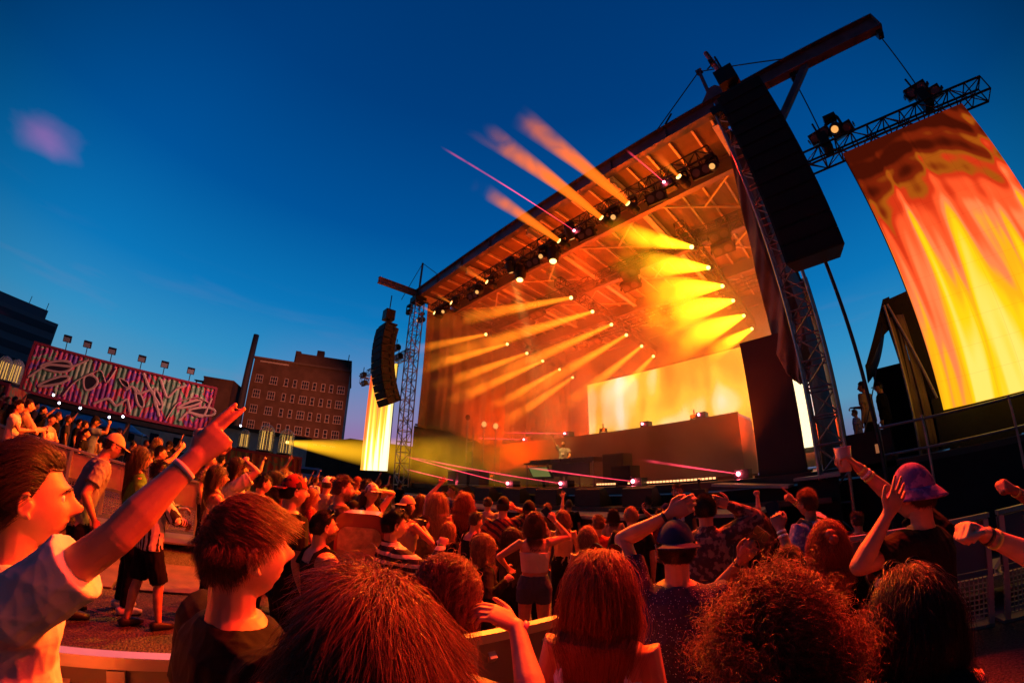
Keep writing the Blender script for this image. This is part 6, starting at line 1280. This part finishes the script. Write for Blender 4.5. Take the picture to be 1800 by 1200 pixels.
gc = g(1)[0]; cmr = thing('camera', 'small black camera held by the woman in the brown cap', 'camera', tuple(gc)); MB().box(gc, (.13, .07, .09)).build('body', M_['black'], cmr); MB().tube(gc, gc+np.array([0, .09, 0]), .032).build('lens', M_['shade'], cmr)
t, g = P('smiling woman in black tank and patterned cap facing the camera', 655, 850, 36, -62, det='B', fem=True, sk=0, hair=('long', 'dark'), hat=('cap', 'whitecap'), top=('tank', 'black'), L=((668, 862, -.05), 'relax', (-1, -.2, .2), None))
t, g = P('man in olive tee with brown hair in profile behind the tank top man', 604, 836, 44, 12, det='B', sk=0, hair=('short', 'brown'), beard=('full', 'brown'), top=('tee', 'olive'))
t, g = P('person in pale speckled tee and white cap raising a fist', 577, 838, 28, 60, det='B', sk=0, hair=('crew', 'dark'), hat=('cap', 'white'), top=('tee', 'grey'), Rr=((588, 850, -.4), 'fist', (.8, .3, -.8), (0, -1, .1)))
t, g = P('red haired person in red shirt beside the backwards cap man', 549, 857, 34, 10, det='B', fem=True, sk=0, hair=('long', 'red'), top=('tee', 'red'))
t, g = P('man with dark hair and glasses in black shirt low behind the backwards cap', 464, 832, 36, 20, det='B', sk=0, hair=('short', 'black'), specs='glasses', top=('tee', 'black'))
t, g = P('woman with long black hair seen from behind next to the glasses man', 490, 827, 30, 70, det='B', fem=True, sk=1, hair=('long', 'black'), top=('tank', 'maroon'))
t, g = P('reveller in cream tee stretching an arm high before the graffiti container', 500, 822, 20, 40, det='B', sk=0, hair=('short', 'blond'), top=('tee', 'cream'), L=((512, 803, 0), 'spread', (-1, .2, -.6), (0, -1, .2)), Rr=((.3, .4, 1.5), 'relax', None, None))
t, g = P('woman with long dark hair and tan tank in profile at the barricade', 386, 817, 40, 12, det='B', fem=True, sk=0, hair=('long', 'dark'), top=('tank', 'tan'), Rr=FWR)
t, g = P('bearded man with long dark hair in white tee holding up a phone', 420, 803, 34, 14, det='B', sk=0, hair=('bob', 'black'), beard=('full', 'black'), top=('tee', 'cream'), Rr=((434, 812, .0), 'hold', (.8, 0, -.8), (.3, -.6, .6)), L=FWL)
phone(g(1), 'bright phone of the bearded man in white tee', (.8, .5, .3))
t, g = P('young man with pale face in patterned shirt before the graffiti container', 372, 797, 24, -20, det='B', sk=0, hair=('short', 'dark'), top=('tee', 'camo'))
t, g = P('short haired fan holding a phone next to the patterned shirt', 390, 801, 18, 40, det='B', sk=0, hair=('short', 'dark'), top=('tee', 'tan'), Rr=UPR(-.1, .1, 1.55, 'hold'))
phone(g(1), 'small bright phone beside the patterned shirt fan', (.9, .7, .3))
t, g = P('person raising a curled arm next to the bearded man', 437, 806, 20, 20, det='B', sk=1, hair=('short', 'black'), top=('tank', 'olive'), Rr=UPR(0, 0, 1.75, 'fist'))
t, g = P('man in striped open shirt, black shorts and white sneakers on the gravel', 283, 809, 40, 25, det='B', sk=0, hair=('short', 'black'), top=('shirt', 'wstripe'), bottom=('shorts', 'black'), L=FWL, Rr=((.08, .36, 1.12), 'hold', (1, -.4, -.8), (0, 0, 1)), stance=.12, dist=4.9)
t, g = P('woman in green tee with very long dark hair in profile', 252, 784, 40, 14, det='B', fem=True, sk=0, hair=('long', 'dark'), top=('tee', 'green'), bottom=('pants', 'black'))
t, g = P('man in grey tee, tan trucker cap and dark shorts bending forward', 210, 765, 42, 8, det='B', sk=0, hair=('short', 'dark'), hat=('cap', 'tan'), specs='shades', top=('tee', 'grey'), bottom=('shorts', 'black'), lean=.32, Rr=((.22, .12, .92), 'fist', (.6, -1, 0), None))
t, g = P('man with glasses and cream top stretching an arm toward the stage', 284, 783, 26, 5, det='B', sk=0, hair=('short', 'black'), specs='glasses', top=('tank', 'white'), Rr=((325, 783, .1), 'relax', (.3, 0, -1), None), band=((1, 'wristw', .03),))
# ---- behind the barricade on the left
t, g = P('man in cream tee with glasses resting his arms on the barricade', 36, 703, 25, -12, det='B', sk=0, hair=('short', 'dark'), specs='glasses', top=('tee', 'cream'), Rr=FWR, L=FWL)
t, g = P('man in open white shirt singing beside the cream tee man', 54, 701, 24, 5, det='B', sk=0, hair=('crew', 'black'), top=('shirt', 'tan'), Rr=FWR)
t, g = P('woman with pale top and hands clasped at the barricade facing the camera', 93, 728, 22, -45, det='B', fem=True, sk=0, hair=('short', 'black'), top=('tank', 'cream'), Rr=((.03, .3, 1.2), 'fist', (1, -.4, -.8), None), L=((-.03, .3, 1.2), 'fist', (-1, -.4, -.8), None))
small = [
    ('person in black raising a bent arm left of the blue tent roofs', 78, 713, 17, -10, 'black', 'black', dict(Rr=UPR(.1, .1, 1.7, 'relax'))),
    ('man in black top with short hair behind the clasped hands woman', 104, 724, 17, 0, 'black', 'brown', {}),
    ('woman in dark top with raised hand between two dark men', 122, 730, 16, 10, 'dgrey', 'brown', dict(L=UPL(.05, 0, 1.85), fem=True)),
    ('man in black tee with dark beard under the blue tent edge', 141, 736, 15, -5, 'black', 'black', {}),
    ('man in dark brown tee with cropped hair left of the blue tee man', 151, 739, 17, 15, 'maroon', 'dark', {}),
    ('man in blue grey tee and dark cap with arm stretched high', 170, 732, 19, 5, 'blue', 'dark', dict(hat=('cap', 'black'), Rr=((192, 745, 0), 'fist', (.6, 0, -1), None), det='B')),
    ('woman in black tank with short black hair at the rear barricade', 153, 753, 20, -15, 'black', 'black', dict(fem=True, det='B')),
    ('person in tan striped shirt turned away at the rear barricade', 171, 758, 19, 60, 'tan', 'brown', {}),
    ('small pale face and dark shirt below the white building', 183, 752, 12, 0, 'dgrey', 'brown', {}),
    ('tiny fan with thin arm straight up below the white building', 211, 752, 12, 10, 'red', 'brown', dict(Rr=UPR(.1, 0, 1.95))),
    ('dark haired person in black behind the grey tee man', 236, 775, 17, 20, 'black', 'black', {}),
    ('red lit face holding a phone right of the grey tee man', 258, 773, 13, -10, 'maroon', 'dark', dict(Rr=FWR)),
    ('woman with bright yellow blond hair left of the raised arm', 279, 769, 18, 60, 'black', 'blond', dict(fem=True, hs='wavy', det='B')),
    ('man in black cap with hand up beside the blond woman', 299, 775, 16, -20, 'black', 'black', dict(hat=('cap', 'black'), L=UPL(.1, 0, 1.85))),
    ('dark haired person low behind the green tee woman', 268, 790, 20, 40, 'dgrey', 'black', {}),
    ('fan in black with hand on head before the graffiti wall', 476, 826, 16, 20, 'black', 'black', {}),
    ('fan with blond hair beside the tall stretched arm', 511, 829, 17, 20, 'cream', 'blond', dict(fem=True, hs='long')),
    ('fan in orange top with arms bent right of the stretched arm', 527, 831, 15, 20, 'orange', 'brown', dict(Rr=UPR(.1, 0, 1.7))),
    ('fan with arm straight up in front of the parked white truck', 549, 836, 13, 20, 'olive', 'black', dict(Rr=UPR(-.1, 0, 2.0, 'one'))),
    ('fan in pale lilac tee behind the barricade under the parked cars', 556, 838, 15, 30, 'white', 'brown', {}),
    ('fan in rust tee facing away under the parked cars', 566, 836, 14, 60, 'red', 'black', {}),
    ('fan with cream cap low behind the barricade', 583, 838, 14, 30, 'tan', 'dark', dict(hat=('cap', 'white'))),
    ('fan with hands together right of the olive tee man', 617, 840, 15, 20, 'orange', 'dark', dict(Rr=FWR, L=FWL)),
    ('fan in black tee with pale print right of the olive tee man', 618, 846, 22, 30, 'black', 'black', dict(det='B')),
    ('woman in orange top with cap behind the smiling woman', 629, 838, 22, 40, 'orange', 'red', dict(fem=True, hat=('cap', 'maroon'), det='B')),
    ('man in dark shirt with black hair left of the smiling woman', 643, 842, 24, 40, 'dgrey', 'black', dict(det='B')),
    ('tiny fan with raised arm under the far narrow screen', 650, 840, 12, 30, 'red', 'dark', dict(Rr=UPR(.1, 0, 1.95))),
    ('fan with yellow green headwear behind the smiling woman', 676, 857, 20, -40, 'black', 'dark', dict(hat=('beanie', 'green'))),
    ('tiny dark fan under the left edge of the narrow screen', 596, 833, 12, 30, 'black', 'black', {}),
    ('tiny fan in grey beside the silver car', 607, 833, 12, 20, 'grey', 'brown', {}),
    ('tiny fan in red under the right edge of the narrow screen', 667, 842, 12, 40, 'maroon', 'brown', dict(Rr=UPR(0, 0, 1.8))),
    ('tiny fan in cream beside the far truss tower', 686, 850, 12, 50, 'cream', 'brown', {}),
    ('dark crew man low at the foot of the far truss tower', 703, 848, 11, 50, 'black', 'black', {}),
    ('fan in red at the far left edge below the jar lamps', 6, 690, 11, 10, 'red', 'black', {}),
    ('fan in dark top second from the far left edge', 15, 697, 11, 20, 'black', 'brown', {}),
    ('fan in maroon with arm thrown up beside the container end', 28, 696, 12, 20, 'maroon', 'black', dict(Rr=UPR(.1, 0, 1.95, 'relax'))),
    ('fan with pale face at the left edge by the low container', 12, 708, 12, -20, 'orange', 'brown', {}),
    ('fan hidden to the shoulders behind the singing man', 66, 706, 13, 0, 'dgrey', 'black', {}),
    ('fan in black between the tank top woman and the gap', 398, 812, 14, 30, 'black', 'black', {}),
    ('fan in dark red beside the young man with pale face', 381, 803, 14, 40, 'maroon', 'dark', {}),
    ('fan bent low in black under the performer table', 1000, 878, 22, 90, 'black', 'dark', dict(hat=('cap', 'dgrey'), det='B')),
    ('woman with long brown hair just left of the blond woman, low by the riser', 742, 868, 27, 60, 'maroon', 'brown', dict(fem=True, hs='long', det='B')),
    ('man in grey tee with cropped hair between ginger woman and black cap', 858, 872, 26, 80, 'grey', 'dark', dict(hs='crew', det='B')),
    ('person with sandy hair low before the first riser right of the beanie', 962, 884, 25, 88, 'olive', 'sandy', dict(det='B', Rr=UPR(.05, 0, 1.85, 'open'))),
    ('woman with dark bob between the two phones and the crop haired man', 1078, 892, 27, 92, 'tan', 'dark', dict(fem=True, hs='bob', det='B')),
    ('man in maroon tee left of the arms raised patterned shirt', 1160, 893, 30, 95, 'maroon', 'black', dict(det='B')),
    ('person in dark tee with fist up right of the patterned shirt man', 1300, 892, 38, 100, 'dgrey', 'brown', dict(det='B', Rr=UPR(.05, 0, 1.95, 'fist'))),
    ('woman with wavy brown hair between patterned shirt and tie dye tee', 1335, 905, 42, 100, 'black', 'brown', dict(fem=True, hs='wavy', det='B')),
    ('short haired man in red tee beyond the bucket hat', 1505, 898, 40, 120, 'maroon', 'black', dict(det='B')),
    ('person in olive tee with short hair behind the striped shirt man', 745, 905, 36, 40, 'olive', 'dark', dict(det='B')),
    ('woman with blond bob behind the fist of the striped shirt man', 790, 915, 36, 60, 'black', 'blond', dict(fem=True, hs='bob', det='B')),
    ('woman with long dark hair left of the bare backed woman', 900, 925, 40, 85, 'dgrey', 'dark', dict(fem=True, hs='long', det='B')),
    ('man in black cap and grey tee beside the rounded case', 622, 880, 34, 30, 'grey', 'dark', dict(hat=('cap', 'black'), det='B')),
    ('person in black with short curls left of the security man', 1140, 872, 22, 80, 'black', 'black', dict(det='B')),
]
for i, (lb, px, py, hp_, tn, tp, hcl, kw) in enumerate(small):
    kw = dict(kw); hs = kw.pop('hs', 'short'); dt = kw.pop('det', 'C')
    P(lb, px, py, hp_, tn, det=dt, sk=i % 3, hair=(hs, hcl), top=('tee', tp), bottom=(('pants', 'black'), ('shorts', 'denim'), ('pants', 'dgrey'))[i % 3], group='fans behind the barricades' if dt == 'C' else None, **kw)
# ---- people on the stage
person('performer in dark printed tee lifting one arm behind the crowded table', 0, 0, 0, R(180+28), det='B', sk=0, H=1.84, pos=(-10.05, 12.0, DK), hair=('crew', 'black'), beard=('full', 'black'), top=('tee', 'grey'), extras=('plate',), Rr=((.42, .25, 1.98), 'open', (1, 0, -.5), (0, -1, .2)), L=((-.22, .34, 1.05), 'relax', None, None))
person('stage hand in orange lit shirt standing on the wing platform facing left', 0, 0, 0, R(62), det='B', sk=0, H=1.80, pos=(.42, 10.2, DK), hair=('crew', 'dark'), top=('tee', 'tan'), Rr=FWR)
person('dark clad stage hand with headwear standing behind the first one', 0, 0, 0, R(80), det='C', sk=1, H=1.72, pos=(.78, 10.3, DK), hair=('short', 'black'), hat=('cap', 'black'), top=('jacket', 'black'))
person('crouched crew member beside the wing platform rail', 0, 0, 0, R(75), det='C', sk=0, H=1.15, pos=(.12, 9.6, DK), hair=('short', 'brown'), top=('tee', 'tiedye'))
